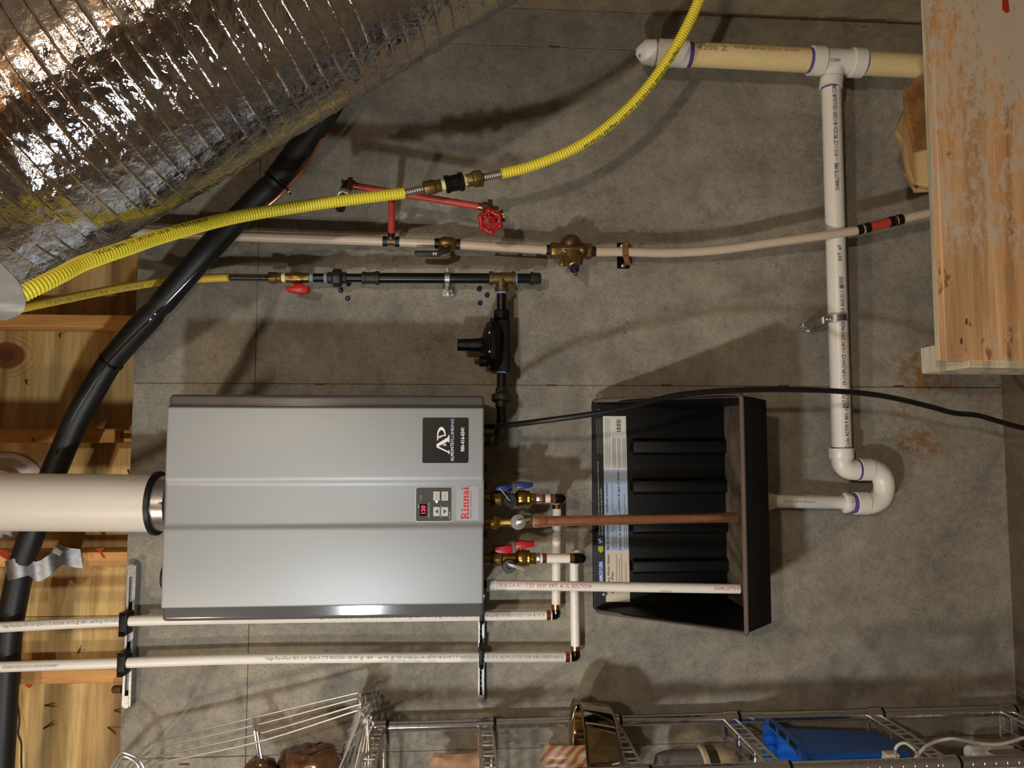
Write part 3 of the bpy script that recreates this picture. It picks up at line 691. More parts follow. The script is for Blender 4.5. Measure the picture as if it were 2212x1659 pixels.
turned(rv, 'adapter', (1153, 1126, RS), (1182, 1126, RS), [(1153, 14), (1162, 14), (1162.5, 13), (1180, 12.6), (1182, 11.5)], M['copper'], 22)
pa = (1178, 1126, RS); pb = (1592, 1117.5, RS)
turned(rv, 'pipe', pa, pb, [(1178, 11), (1592, 11)], M['copper'], 28)
turned(rv, 'pipe_mouth', (1590, 1117.5, RS), (1592.4, 1117.5, RS), [(1590, 9.5), (1592.4, 9.5)], M['dark_gap'], 20)

cp_ = thing('condensate_pipe', 'white plastic condensate pipe with red print hanging into the drain pan', 'drain pipe', W(1597, 1271, .2))
turned(cp_, 'socket', (1051, 1263, .2), (1073, 1263, .2), [(1051, 10.5), (1060, 10.5), (1060, 12), (1073, 12), (1073, 11)], M['white_plastic'], 24)
turned(cp_, 'pipe', (1070, 1263.5, .2), (1597, 1272, .2), [(1070, 10.3), (1597, 10.3)], M['pvc_white'], 28)
cpath = [W(1070, 1263.5, .2), W(1597, 1272, .2)]; cr = 10.3*mpp(.2); cs = mpp(.2)
wrap_text(cp_, 'print', 'IN U.S.A 01/17/23  02:07 EXT. #13L SOLTOW', cpath, cr, 5*cs, 7*cs/.69, M['ink_red'], sx=1.02)
wrap_text(cp_, 'print', 'CHARLOTTE PIPE', cpath, cr, 471*cs, 6.5*cs/.69, M['ink_red'], sx=.9)
wrap_text(cp_, 'print', '||||||||||||||||', cpath, cr, 355*cs, 4*cs/.69, M['ink_black'], ang=-.75)
turned(cp_, 'pipe_mouth', (1595, 1272, .2), (1597.4, 1272, .2), [(1595, 8.5), (1597.4, 8.5)], M['dark_gap'], 20)

# ================================================================== white PEX lines
def crimp(t, a, b, r=10.9): 
    ax = 0 if abs(b[0]-a[0]) >= abs(b[1]-a[1]) else 1
    return turned(t, 'crimp_ring', a, b, [(a[ax], r), (b[ax], r)], M['copper_bright'], 22, 'copper crimp ring')
def elbow(t, a, c, b, r, m=None, name='elbow'):
    A, Cc, B = W(*a), W(*c), W(*b); k = .45
    pts = curve([A, A.lerp(Cc, .7), Cc.lerp((A+B)/2, .18), B.lerp(Cc, .7), B], .003)
    return part(t, name, MB().sweep(pts, r*mpp(c[2]), 14), m or M['gloss_black'])
S0 = .05
wc = thing('cold_water_pipe', 'white water pipe from the blue-handled valve, running up close beside the heater', 'water pipe', W(1203, 1330, S0))
pipe(wc, 'pipe', (1163, 1077, .15), (1201, 1076.5, .15), 9.6, M['pex_white']); crimp(wc, (1168, 1077, .15), (1177, 1077, .15), 10.2); crimp(wc, (1188, 1077, .15), (1197, 1077, .15), 10.2)
part(wc, 'elbow', MB().sweep(curve([W(1199, 1077, .15), W(1210, 1077, .15), W(1213, 1077, .13), W(1211, 1080, .09), W(1207, 1081, .055)], .004), .0118, 14), M['gloss_black'])
part(wc, 'elbow', MB().sweep(curve([W(1207, 1078, .075), W(1205, 1078, .052), W(1203, 1089, S0)], .004), .0118, 14), M['gloss_black'])
pipe(wc, 'pipe', (1203, 1086, S0), (1201, 1312, S0), 9.6, M['pex_white']); crimp(wc, (1203, 1090, S0), (1203, 1099, S0), 10.1); crimp(wc, (1201, 1305, S0), (1201, 1315, S0), 10.3)
elbow(wc, (1201, 1316, S0), (1203, 1329, S0), (1188, 1329, S0), 9.2)
wcp = [W(1192, 1328.5, S0), W(900, 1332, S0), W(560, 1336, S0), W(268, 1342, S0), W(0, 1355, .058), W(-150, 1362, .06), W(-600, 1384, .06)]; wcp = curve(wcp, .02)
part(wc, 'pipe', MB().sweep(wcp, 10.3*mpp(S0), 24), M['pex_white'])
crimp(wc, (1189, 1328.5, S0), (1180, 1328.6, S0), 10.9)
pr = 10.3*mpp(S0); u = mpp(S0)
TXT = 'Viega PureFlow PEX 3/4" SDR-9 CTS PEX5306 100 PSI @ 180F / 160 PSI @ 73F CNSF-pw-rfh ASTM F876/F877/F1960/F2023 CSA B137.5 '
def pxtext(t, s, path, x0, x1, m, h, yflip=True, ang=0.0):
    """print on a pipe that runs towards the picture's left; text reads left to right in the picture"""
    L0 = None; acc = 0; best = [(1e9, 0), (1e9, 0)]; cum = 0
    for i, p in enumerate(path):
        if i: cum += (path[i]-path[i-1]).length
        # pixel x of p
        d = p-CAM; cz = d.dot(-_back); pxx = 1106+FPX*d.dot(_right)/cz
        for j, xx in enumerate((x0, x1)):
            if abs(pxx-xx) < best[j][0]: best[j] = (abs(pxx-xx), cum)
    a, b = best[0][1], best[1][1]; fl = b < a
    v, f = glyphs(s, h); wd = max(q[0] for q in v)
    return wrap_text(t, 'print', s, path, pr if t in (wc,) or True else 0, a, h, m, flip=fl, sx=abs(b-a)/wd, ang=ang)
pxtext(wc, TXT, wcp, 690, 1178, M['ink_grey'], 5.5*u/.69, ang=-.0)
pxtext(wc, TXT[:80], wcp, 5, 258, M['ink_grey'], 5.5*u/.69, ang=.15)
whp = thing('hot_water_pipe', 'white water pipe from the red-handled valve, outer of the two rising pipes', 'water pipe', W(1242, 1420, S0))
pipe(whp, 'pipe', (1165, 1206, .15), (1242, 1206, .15), 10.3, M['pex_white']); crimp(whp, (1171, 1206, .15), (1180, 1206, .15)); crimp(whp, (1230, 1206, .15), (1239, 1206, .15))
part(whp, 'elbow', MB().sweep(curve([W(1239, 1206, .15), W(1252, 1206, .148), W(1256, 1206, .13), W(1252, 1206, .09), W(1247, 1203, .06)], .004), .0125, 14), M['gloss_black'])
part(whp, 'elbow', MB().sweep(curve([W(1247, 1200, .08), W(1242, 1196, .052), W(1241, 1203, S0), W(1241, 1220, S0)], .004), .0125, 14), M['pex_white'])
pipe(whp, 'pipe', (1240, 1206, S0), (1243, 1402, S0), 9.8, M['pex_white']); crimp(whp, (1243, 1395, S0), (1243, 1404, S0), 10.4)
elbow(whp, (1243, 1406, S0), (1245, 1419, S0), (1229, 1419, S0), 9.4)
whq = curve([W(1233, 1419, S0), W(900, 1420.5, S0), W(560, 1423, S0), W(265, 1432, S0), W(0, 1441, .058), W(-150, 1447, .06), W(-600, 1465, .06)], .02)
part(whp, 'pipe', MB().sweep(whq, 10.3*mpp(S0), 24), M['pex_white']); crimp(whp, (1230, 1419, S0), (1221, 1419, S0), 10.9)
pxtext(whp, TXT+'ASTM LISTED FOR FIRE RESISTANCE', whq, 570, 1219, M['ink_grey'], 5.5*u/.69)
pxtext(whp, '8577A-98AD 02/16/2023 01-01 X01,X16 MADE IN THE USA 400/300 FT', whq, 3, 140, M['ink_grey'], 5.5*u/.69, ang=-.1)

def strut(name, label, xa, ya, xb, yb, wd, clamps, s1=.028):
    t = thing(name, label, 'bracket', W((xa+xb)/2, (ya+yb)/2, 0))
    A, B = W(xa, ya, s1), W(xb, yb, s1); w2 = wd/2*mpp(s1); d = (B-A); n_ = V((0, 0, 1))
    mb = MB()
    prof = [(-w2, 0), (w2, 0), (w2, -s1), (w2*.45, -s1), (w2*.45, -s1+.0025), (w2*.75, -s1+.0025), (w2*.75, -.0025), (-w2*.75, -.0025), (-w2*.75, -s1+.0025), (-w2*.45, -s1+.0025), (-w2*.45, -s1), (-w2, -s1)]
    v = []
    for P in (A, B): v += [V((P.x, y, P.z+z)) for z, y in prof]
    n = len(prof); f = [(i, (i+1) % n, n+(i+1) % n, n+i) for i in range(n)]+[tuple(range(n)), tuple(range(n, 2*n))]
    mb.add(v, f, False); part(t, 'channel', mb, M['galvanized'])
    mb = MB(); N = int(d.length/.012)
    for k in range(N):
        P = A+d*((k+.5)/N); mb.box(P.x-.0035, P.x+.0035, -.0035, -.0024, P.z-w2*.3, P.z+w2*.3)
    part(t, 'perforations', mb, M['dark_gap'], kind='stuff')
    for P in (A+d*.035, B-d*.035):
        part(t, 'bolt', MB().lathe(V((P.x, -.003, P.z)), TOCAM, [(0, .008), (.006, .008), (.007, .005)], 6, 0, False), M['steel'])
        part(t, 'end_plate', MB().box(P.x-.014, P.x+.014, -s1-.001, -s1+.001, P.z-w2*.55, P.z+w2*.55), M['galvanized'])
    for (x, y, hw, hh) in clamps:
        c_ = W(x, y, S0+.012)
        cl = part(t, 'pipe_clamp', MB().box(c_.x-hh*u, c_.x+hh*u, -S0-.016, -s1+.004, c_.z-hw*u, c_.z+hw*u), M['black_plastic'], 'black plastic pipe clamp', bev=.002)
        part(cl, 'clamp_lug', MB().box(c_.x-hh*u*1.04, c_.x-hh*u*.72, -S0-.02, -S0-.01, c_.z-hw*u*.7, c_.z+hw*u*.7), M['gloss_black'])
        part(cl, 'clamp_lug', MB().box(c_.x+hh*u*.72, c_.x+hh*u*1.04, -S0-.02, -S0-.01, c_.z-hw*u*.7, c_.z+hw*u*.7), M['gloss_black'])
    return t
strut('strut_channel', 'slotted galvanized channel at the top edge of the concrete wall', 285, 1222, 272, 1527, 17, [(266, 1348, 8, 23), (262, 1435, 8, 23)])
strut('strut_channel', 'slotted galvanized channel below the heater, holding the two white pipes', 1040, 1285, 1039, 1523, 13, [(1041, 1328, 5, 18), (1040, 1420, 5, 22)])

# ================================================================== gas line
GS = .065
def yh(name, label, pts, r, m, text=None, rib=True, amp=.0007, pitch=.0062):
    t = thing(name, label, 'gas hose', W(*pts[-1]))
    path = curve(P3(pts), pitch/4 if rib else .008)
    part(t, 'jacket', MB().sweep(path, rings(path, r, amp, pitch, pitch/4) if rib else r, 16), m)
    return t, path
yu, yup = yh('gas_hose', 'ribbed yellow flexible gas hose running from under the foil duct to the coupling', [(-420, 880, .80), (-200, 775, .80), (-60, 696, .78), (0, 662, .75), (48, 635, .73), (90, 614, .71), (136, 591, .68), (181, 568, .64), (271, 537, .57), (362, 507, .48), (500, 471, .35), (650, 446, .27), (760, 431, .235), (874, 417, .215)], .0128, M['yellow_hose'])
wrap_text(yu, 'print', 'Y2CC2 TBR40 T37 OHYOS P1230 ER TOO ELTX ATROSF', yup, .0132, .47, .0115, M['ink_black'], ang=.72)
part(yu, 'bare_end', MB().sweep(*(lambda p: (p, rings(p, .0085, .0018, .0055, .0011)))(curve([W(868, 418, .215), W(918, 407, .215)], .0011)), 14), M['steel'], 'bare corrugated steel end')
yr, yrp = yh('gas_hose', 'ribbed yellow flexible gas hose curving up past the capped cream drain pipe', [(1084, 375, .21), (1150, 358, .21), (1240, 321, .215), (1310, 275, .22), (1380, 211, .23), (1440, 133, .24), (1480, 65, .25), (1510, 0, .26), (1545, -90, .28)], .0122, M['yellow_hose'])
wrap_text(yr, 'print', 'oMega flex  FGP-SS4-500  5 PSI FUEL GAS  LAC 242 FT  oMega flex  FGP-SS4-500', yrp, .0126, .52, .0112, M['ink_black'], flip=True, ang=.62, sx=.85)
part(yr, 'bare_end', MB().sweep(*(lambda p: (p, rings(p, .0095, .0018, .0055, .0011)))(curve([W(1040, 384.5, .21), W(1090, 374, .21)], .0011)), 14), M['steel'], 'bare corrugated steel end')
gc = thing('gas_coupling', 'black iron coupling with brass hex nuts joining the two yellow hoses', 'coupling', W(980, 395, .215))
CA, CB = (914, 408, .215), (1044, 383.5, .21)
turned(gc, 'nut', CA, CB, [(914, 12), (916, 17), (938, 17.5), (941, 15), (952, 15), (954, 11)], M['brass_dull'], 6, bev=.001, rot=.2)
turned(gc, 'thread_paste', CA, CB, [(952, 11.5), (966, 11)], M['paste'], 20)
turned(gc, 'coupling_body', CA, CB, [(961, 18), (963, 20), (969, 20), (971, 18), (990, 18), (992, 21), (999, 21), (1001, 18)], M['black_iron'], 28)
turned(gc, 'thread_paste', CA, CB, [(999, 12), (1009, 13.5), (1012, 11)], M['paste'], 20)
turned(gc, 'nut', CA, CB, [(1006, 15), (1019, 16), (1021, 18), (1024, 20), (1040, 20), (1043, 13)], M['brass_dull'], 6, bev=.001, rot=.45)

yl, ylp = yh('gas_hose', 'smooth thin yellow gas hose feeding the black iron pipe', [(-420, 770, .40), (-200, 720, .36), (-60, 690, .32), (0, 678, .30), (40, 667, .27), (130, 648, .20), (250, 624, .11), (360, 607, .055), (430, 602, .055), (496, 599, GS)], .0098, M['yellow_hose_warm'], rib=False)
wrap_text(yl, 'print', 'TTI ASTM E84 COMPLIANT 25/50  MAX OPER PRESS  VPLV  TTC CORTLM CC', ylp, .0099, .42, .0100, M['ink_grey'], flip=False, ang=-.35)
part(yl, 'bare_end', MB().sweep(*(lambda p: (p, rings(p, .0088, .0011, .005, .00125)))(curve([W(492, 599, GS), W(584, 600, GS)], .00125)), 14), M['thread_dark'], 'bare corrugated steel end')

gv = thing('gas_valve', 'brass gas shutoff valve with flat red handle on the black pipe', 'valve', W(643, 600, GS))
G0, G1 = (580, 600, GS), (670, 600, GS)
turned(gv, 'flare_nut', G0, G1, [(580, 12), (582, 14), (598, 14), (599, 12), (608, 12), (609, 10)], M['brass_dull'], 6, bev=.001, rot=.25)
turned(gv, 'thread_paste', G0, G1, [(607, 9), (619, 9)], M['paste'], 18)
turned(gv, 'valve_body', G0, G1, [(617, 10), (618, 11), (628, 11), (632, 12.5), (652, 12.5), (655, 11), (668, 11), (669, 10)], M['brass_dull'], 12)
hpts = [(615, 617), (633, 619), (634, 612), (654, 612), (656, 617), (667, 617), (667, 623), (661, 631), (645, 632.5), (628, 629), (616, 626)]
hd = part(gv, 'handle', MB().prism([W(x, y, GS+.022) for x, y in hpts], (0, .03, 0)), M['red_plastic'], bev=.002)
part(gv, 'stem', MB().sweep([W(643, 600, GS), W(643, 614, GS+.006)], .007, 12), M['brass'])

gp = thing('black_gas_pipe', 'black iron gas pipe with union, bronze tee and end cap', 'gas pipe', W(950, 601, GS))
A0, A1 = (669, 600, GS), (1168, 601.5, GS)
turned(gp, 'nipple', A0, A1, [(669, 9.5), (710, 9.5)], M['black_iron'], 20)
for x in (669, 700): turned(gp, 'thread_tape', A0, A1, [(x, 10), (x+6, 10.2), (x+8, 9.6)], M['blue_tape'], 18)
turned(gp, 'union', A0, A1, [(706, 11), (708, 13), (718, 13), (718.5, 19), (721, 20.5), (734, 20.5), (737, 19), (737.5, 13), (747, 12.5), (748, 10)], M['malleable_iron'], 8, bev=.0015)
turned(gp, 'nipple', A0, A1, [(746, 9.5), (784, 9.5)], M['black_iron'], 20)
turned(gp, 'coupling', A0, A1, [(780, 12), (781, 13.5), (788, 13.5), (789, 12.3), (808, 13), (809, 15), (816, 15), (818, 13)], M['malleable_iron'], 24)
turned(gp, 'pipe', A0, A1, [(816, 11.3), (1060, 11.3)], M['black_iron'], 26)
tee = part(gp, 'tee', MB().px(A0, A1, [(1054, 12), (1055, 15.5), (1062, 15.5), (1063, 13), (1104, 13), (1105, 15.5), (1111, 15.5), (1112, 12)], 26).px((1083.5, 601, GS), (1083.5, 631, GS), [(601, 13), (621, 13), (622, 15.5), (629, 15.5), (631, 12)], 26), M['bronze'], 'bronze-coloured tee')
turned(gp, 'nipple', A0, A1, [(1111, 11), (1147, 11)], M['black_iron'], 22); turned(gp, 'thread_tape', A0, A1, [(1111, 11.4), (1116, 11.4)], M['blue_tape'], 18)
turned(gp, 'cap', A0, A1, [(1145, 14), (1146, 15.5), (1150, 15.5), (1151, 13), (1164, 13), (1168, 11), (1169, 6)], M['malleable_iron'], 12)
turned(gp, 'nipple', (1083.5, 628, GS), (1083.5, 676, GS), [(628, 11), (676, 11)], M['black_iron'], 22)
turned(gp, 'thread_tape', (1083.5, 628, GS), (1083.5, 676, GS), [(630, 11.6), (635, 11.6)], M['blue_tape'], 18)

bk = thing('pipe_bracket', 'small galvanized split-ring bracket holding the black gas pipe', 'bracket', W(967, 640, 0))
part(bk, 'plate', MB().pbox(955, 612, 982, 641, .0005, .004), M['galvanized'], bev=.001, seg=1)
part(bk, 'screw', MB().lathe(W(969, 634, .004), TOCAM, [(0, .0055), (.003, .0055), (.004, .003)], 12), M['steel'])
rp = [W(966, 601, GS)+V((math.cos(a)*.0150, math.sin(a)*.0150, 0)) for a in [2*math.pi*k/20 for k in range(20)]]
part(bk, 'ring', MB().strap(rp+[rp[0]], V((0, 0, .012)), .002), M['galvanized'])
for y in (583, 617): part(bk, 'ear', MB().box(*(lambda p: (p.x-.008, p.x+.008, -GS-.006, -GS+.006, p.z-.005, p.z+.005))(W(966, y, GS))), M['galvanized'], bev=.001, seg=1)
for y in (580, 622): part(bk, 'ear_screw', MB().sphere(W(966, y, GS+.007), .004, 10), M['steel'])
part(bk, 'standoff', MB().sweep([W(967, 624, .003), W(966, 612, GS-.016)], .005, 10), M['galvanized'])

GR = .085
rg = thing('gas_regulator', 'black gas pressure regulator with round diaphragm housing and side tower', 'regulator', W(1085, 800, GR))
turned(rg, 'inlet_nut', (1083.5, 670, GR), (1083.5, 692, GR), [(670, 17), (672, 19.5), (688, 19.5), (690, 17)], M['black_plastic'], 6, bev=.001)
part(rg, 'body', MB().pbox(1073, 687, 1102, 802, GR-.045, GR+.016), M['black_plastic'], bev=.006, seg=3)
turned(rg, 'diaphragm_housing', (1078, 745, GR), (986, 745, GR), [(1078, 50), (1072, 56), (1068, 58), (1066, 60), (1060, 60), (1058, 57), (1052, 50), (1046, 34), (1041, 18), (1036, 15), (1010, 13.5), (990, 13), (988, 12)], M['black_plastic'], 40)
turned(rg, 'housing_seam', (1066, 745, GR), (1060, 745, GR), [(1065, 60.8), (1061.5, 60.8)], M['gloss_black'], 40)
for k in range(8):
    a = 2*math.pi*(k+.5)/8; c0 = W(1063, 745, GR); part(rg, 'screw', MB().lathe(c0+V((math.cos(a)*.0585, math.sin(a)*.0585, .004)), V((0, 0, 1)), [(0, .0042), (.006, .0042), (.007, .002)], 8), M['steel'])
turned(rg, 'vent_boss', (1056, 781, GR+.015), (1026, 781, GR+.015), [(1056, 11), (1037, 11), (1035, 9)], M['black_plastic'], 20)
turned(rg, 'vent_plug', (1038, 781, GR+.015), (1025, 781, GR+.015), [(1038, 7), (1026, 7), (1025, 6)], M['brass'], 6)

gr = thing('gas_riser', 'short black iron pipe with union from the regulator into the heater', 'gas pipe', W(1084, 955, GR))
R0, R1 = (1084, 800, GR), (1084, 940, .11)
turned(gr, 'nipple', R0, R1, [(800, 11), (842, 11)], M['black_iron'], 22); turned(gr, 'thread_tape', R0, R1, [(803, 11.5), (808, 11.5)], M['blue_tape'], 18)
turned(gr, 'union', R0, R1, [(837, 12), (839, 14), (851, 14), (852, 21), (855, 23), (866, 23), (868, 21), (868.5, 14), (881, 14), (883, 12)], M['malleable_iron'], 8, bev=.0012)
turned(gr, 'nipple', R0, R1, [(881, 11), (925, 11)], M['black_iron'], 22)
part(gr, 'elbow', MB().sweep(curve([W(1084, 915, .108), W(1083, 935, .112), W(1076, 949, .118), W(1062, 951, .125), W(1046, 951, .13)], .004), .0165, 18), M['malleable_iron'])

for (x, y, w_) in ((753, 614, 'close under the union, touching the pipe'), (736, 628, 'furthest left below the union'), (751, 645, 'lowest below the union'), (1035, 625, 'nearest the black pipe, beside the tee'), (1052, 638, 'closest to the regulator nipple'), (1037, 655, 'lowest beside the regulator')):
    solo('masonry_screw', MB().lathe(W(x, y, .001), TOCAM, [(-.004, .004), (0, .0062), (.0035, .0062), (.006, .004)], 12), M['screw_blue'], 'blue masonry screw head in concrete, '+w_, 'screw', 'blue screws left in the concrete')

# ================================================================== ivory water line
IS = .05
def ivory(parent, pts, r=10.3): return part(parent, 'pipe', MB().sweep(curve(P3(pts), .02), r*mpp(IS), 20), M['pex_ivory'])
def bring(t, a, b, r=11.5):
    return turned(t, 'crimp_ring', a, b, [(a[0], r), (b[0], r)], M['black_rubber'], 20, 'black crimp ring')
iw = thing('ivory_water_pipe', 'ivory plastic water pipe with shutoff valve crossing behind the yellow hoses', 'water pipe', W(560, 512, IS))
ivory(iw, [(-250, 474, .05), (150, 493, .05), (300, 501, IS), (560, 512, IS), (836, 521, IS)], 10.6)
bring(iw, (827, 521, IS), (836, 521.3, IS)); bring(iw, (854, 522, IS), (863, 522.3, IS))
part(iw, 'tee', MB().px((832, 521, IS), (858, 522, IS), [(832, 9), (858, 9)], 18).sweep([W(845, 520, IS), W(845, 503, .062)], .008, 14), M['bronze'], 'bronze tee')
ivory(iw, [(856, 522, IS), (946, 526, IS)]); bring(iw, (939, 525.7, IS), (948, 526, IS), 11.8)
iv = part(iw, 'valve_body', MB().px((946, 526, IS), (990, 528, IS), [(946, 9), (950, 13), (958, 16), (975, 16), (983, 13), (988, 9)], 22), M['brass_dull'])
part(iv, 'stem', MB().sweep([W(962, 528, IS), W(964, 541, IS+.028)], .008, 12), M['steel'])
part(iv, 'lever', MB().prism([W(x, y, IS+.034) for x, y in ((974, 534), (971, 545), (958, 549), (946, 554), (900, 553), (894, 548), (897, 541), (943, 541), (958, 533))], (0, .006, 0)), M['black_rubber'], 'black lever handle', bev=.002)
fit(iw, 'lettering', 'H', (935, 551), (943, 551), 6, M['ink_white'], IS+.0349, .04); fit(iw, 'lettering', 'LEGEND', (898, 549), (914, 550), 3, M['ink_grey'], IS+.0349)
bring(iw, (986, 527.5, IS), (994, 528, IS), 12)
ivory(iw, [(992, 528, IS), (1090, 534, IS), (1190, 540, IS)]); bring(iw, (1180, 539.5, IS), (1189, 540, IS))

pv = thing('pressure_regulator', 'bronze water pressure regulator with bolted bonnet and blue collar', 'regulator', W(1235, 541, .06))
turned(pv, 'union_nut', (1188, 541, .055), (1210, 541.5, .055), [(1188, 14), (1190, 19), (1206, 19), (1210, 15)], M['brass_dull'], 8, bev=.0012)
turned(pv, 'union_nut', (1262, 543, .055), (1279, 543.5, .055), [(1262, 15), (1264, 19), (1275, 19), (1279, 13)], M['brass_dull'], 8, bev=.0012)
mb = MB().px((1205, 541, .06), (1268, 543, .06), [(1205, 15), (1218, 22), (1250, 22), (1268, 15)], 24); mb.sphere(W(1233, 528, .062), .026, 16, (1.0, 1.0, 1.05))
part(pv, 'body', mb, M['bronze'], 'dark bronze body')
bd_ = (V((-.80, -.60, -.05))).normalized(); b0 = W(1235, 553, .080)
u1, u2 = frame(bd_)
fl_ = MB(); ux = V((0, 0, -1)); uy = bd_.cross(ux).normalized(); ux = uy.cross(bd_).normalized()
fl_.prism([b0+ux*sx*.030+uy*sy*.030 for sx, sy in ((-1, -1), (1, -1), (1, 1), (-1, 1))], bd_*.006); part(pv, 'flange', fl_, M['brass_dull'], bev=.003)
for sx in (-1, 1):
    for sy in (-1, 1): part(pv, 'flange_screw', MB().lathe(b0+ux*sx*.023+uy*sy*.023+bd_*.006, bd_, [(0, .005), (.004, .005), (.005, .003)], 10), M['steel'])
part(pv, 'bonnet', MB().lathe(b0+bd_*.006, bd_, [(0, .024), (.008, .020), (.034, .0145), (.036, .0115), (.042, .0115)], 24), M['brass_dull'])
part(pv, 'collar', MB().lathe(b0+bd_*.046, bd_, [(0, .0115), (.006, .0115)], 20), M['blue_dark'], 'blue collar'); part(pv, 'adjusting_bolt', MB().lathe(b0+bd_*.05, bd_, [(0, .005), (.020, .005), (.022, .003)], 8), M['brass'])

ir = thing('ivory_water_pipe', 'ivory plastic water pipe crossing the white drain pipe, with a red coupling', 'water pipe', W(1500, 543, .06))
bring(ir, (1277, 543.5, .055), (1286, 543.6, .055))
ivory(ir, [(1276, 543.5, .055), (1345, 544, .056), (1450, 546, .06), (1560, 539, .07), (1660, 525, .085), (1760, 511, .10), (1850, 498, .105), (1901, 485.3, .1075), (1952, 472.5, .11), (2040, 452, .115), (2120, 436, .12)], 10.2)
RA, RB = (1850, 498, .105), (1952, 472.5, .11)
bring(ir, RA, (1862, 495, .1055)); 
turned(ir, 'crimp_ring', RA, RB, [(1865, 11), (1868, 11)], M['copper_bright'], 18)
for x0, x1, m, nm, r in ((1867, 1878, 'black_rubber', 'crimp_ring', 11.8), (1876, 1922, 'red_pex', 'coupling', 11.4), (1919, 1930, 'black_rubber', 'crimp_ring', 12.2), (1931, 1934, 'copper_bright', 'crimp_ring', 12), (1937, 1948, 'black_rubber', 'crimp_ring', 12.5)):
    turned(ir, nm, RA, RB, [(x0, r), (x1, r)], M[m], 20, 'red coupling sleeve' if nm == 'coupling' else None)
pc = thing('pipe_bracket', 'copper strap on a black plate clamping the ivory pipe to concrete', 'bracket', W(1345, 545, 0))
part(pc, 'plate', MB().pbox(1333, 524, 1360, 580, .0005, .006), M['gloss_black'], bev=.001, seg=1)
cst = curve([W(1353, 522, .03), W(1352, 530, .062), W(1350, 544, .072), W(1352, 556, .062), W(1356, 570, .02), W(1357, 573, .008)], .003)
part(pc, 'strap', MB().strap(cst, V((0, 0, .014)), .002), M['copper'])
for x, y, s_ in ((1344, 531, .007), (1346, 574, .007), (1353, 527, .045)): part(pc, 'screw', MB().lathe(W(x, y, s_), TOCAM, [(0, .005), (.003, .005), (.004, .003)], 10), M['steel'])

# ================================================================== red branch with two valves
RDs = .15
rb = thing('red_branch_pipe', 'red plastic pipe tee branching off the ivory line behind the yellow hose', 'water pipe', W(846, 510, .06))
tube(rb, 'pipe', [(845, 508, .06), (846, 470, .10), (846, 418, RDs)], .0083, M['red_pex'], .01)
tube(rb, 'pipe', [(764, 401.5, RDs), (850, 416, RDs), (950, 432, RDs), (1046, 448, RDs)], .0083, M['red_pex'], .02)
part(rb, 'crimp_ring', MB().sweep([W(845, 509, .0605), W(845.5, 501, .068)], .0092, 16), M['black_rubber'])
part(rb, 'crimp_ring', MB().sweep([W(846, 434, .137), W(846, 427, .143)], .0090, 16), M['copper_bright'])
for a_, b_ in (((766, 402), (776, 403.6)), ((1033, 446), (1042, 447.5))): part(rb, 'crimp_ring', MB().sweep([W(a_[0], a_[1], RDs), W(b_[0], b_[1], RDs)], .0089, 16), M['copper_bright'])
dl = thing('drop_ear_elbow', 'dark brass drop-ear elbow with black cap on the red pipe end', 'fitting', W(745, 410, RDs))
part(dl, 'body', MB().sweep(curve([W(764, 402, RDs), W(756, 398, RDs), W(749, 404, RDs+.01), W(742, 422, RDs+.03)], .003), .0125, 16), M['brass_dull'])
part(dl, 'ear', MB().strap([W(756, 396, RDs-.005), W(757, 384, RDs-.01)], V((0, 0, .011)), .003), M['brass_dull']); part(dl, 'ear', MB().strap([W(750, 396, RDs-.005), W(738, 391, RDs-.01)], V((.011, 0, 0)), .003), M['brass_dull'])
part(dl, 'thread_tape', MB().sweep([W(744, 417, RDs+.024), W(742, 423, RDs+.031)], .0135, 16), M['ink_white'])
part(dl, 'outlet', MB().sweep([W(742, 422, RDs+.03), W(735, 448, RDs+.055)], .0095, 14), M['brass_dull'])
part(dl, 'cap', MB().sweep([W(737, 440, RDs+.05), W(735, 451, RDs+.06)], .0108, 18), M['black_rubber'], 'black end cap')
hvv = thing('hose_bibb', 'brass hose valve with lobed red handwheel on the red pipe', 'valve', W(1060, 470, RDs))
part(hvv, 'body', MB().sweep(curve([W(1043, 447.5, RDs), W(1055, 449, RDs), W(1060, 458, RDs+.005), W(1062, 475, RDs+.01)], .003), .0125, 16), M['bronze'])
part(hvv, 'ear', MB().strap([W(1059, 445, RDs-.005), W(1059, 431, RDs-.01)], V((0, 0, .011)), .003), M['brass_dull']); part(hvv, 'ear', MB().strap([W(1062, 449, RDs-.005), W(1077, 450, RDs-.01)], V((.011, 0, 0)), .003), M['brass_dull'])
part(hvv, 'spout', MB().lathe(W(1064, 472, RDs+.01), W(1092, 465, RDs+.015)-W(1064, 472, RDs+.01), [(0, .010), (.014, .011), (.022, .015), (.028, .0155), (.029, .011)], 22), M['brass'])
hc = W(1059, 478, RDs+.045); hd_ = V((-.15, -1, -.05)).normalized(); e1, e2 = frame(hd_); hk = mpp(RDs+.045)
wl = part(hvv, 'handwheel', MB().sweep([hc+(e1*math.cos(a)+e2*math.sin(a))*(21.5+1.6*math.cos(6*a))*hk for a in [2*math.pi*k/48 for k in range(48)]], 5.2*hk, 10, closed=True), M['red_enamel'], 'red lobed handwheel')
for k in range(6):
    a = 2*math.pi*k/6+.15; dr = e1*math.cos(a)+e2*math.sin(a)
    part(wl, 'lobe', MB().sphere(hc+dr*23*hk, 7.0*hk, 10), M['red_enamel']); part(wl, 'spoke', MB().sweep([hc+dr*6*hk-hd_*.004, hc+dr*21*hk], 2.8*hk, 8), M['red_enamel'])
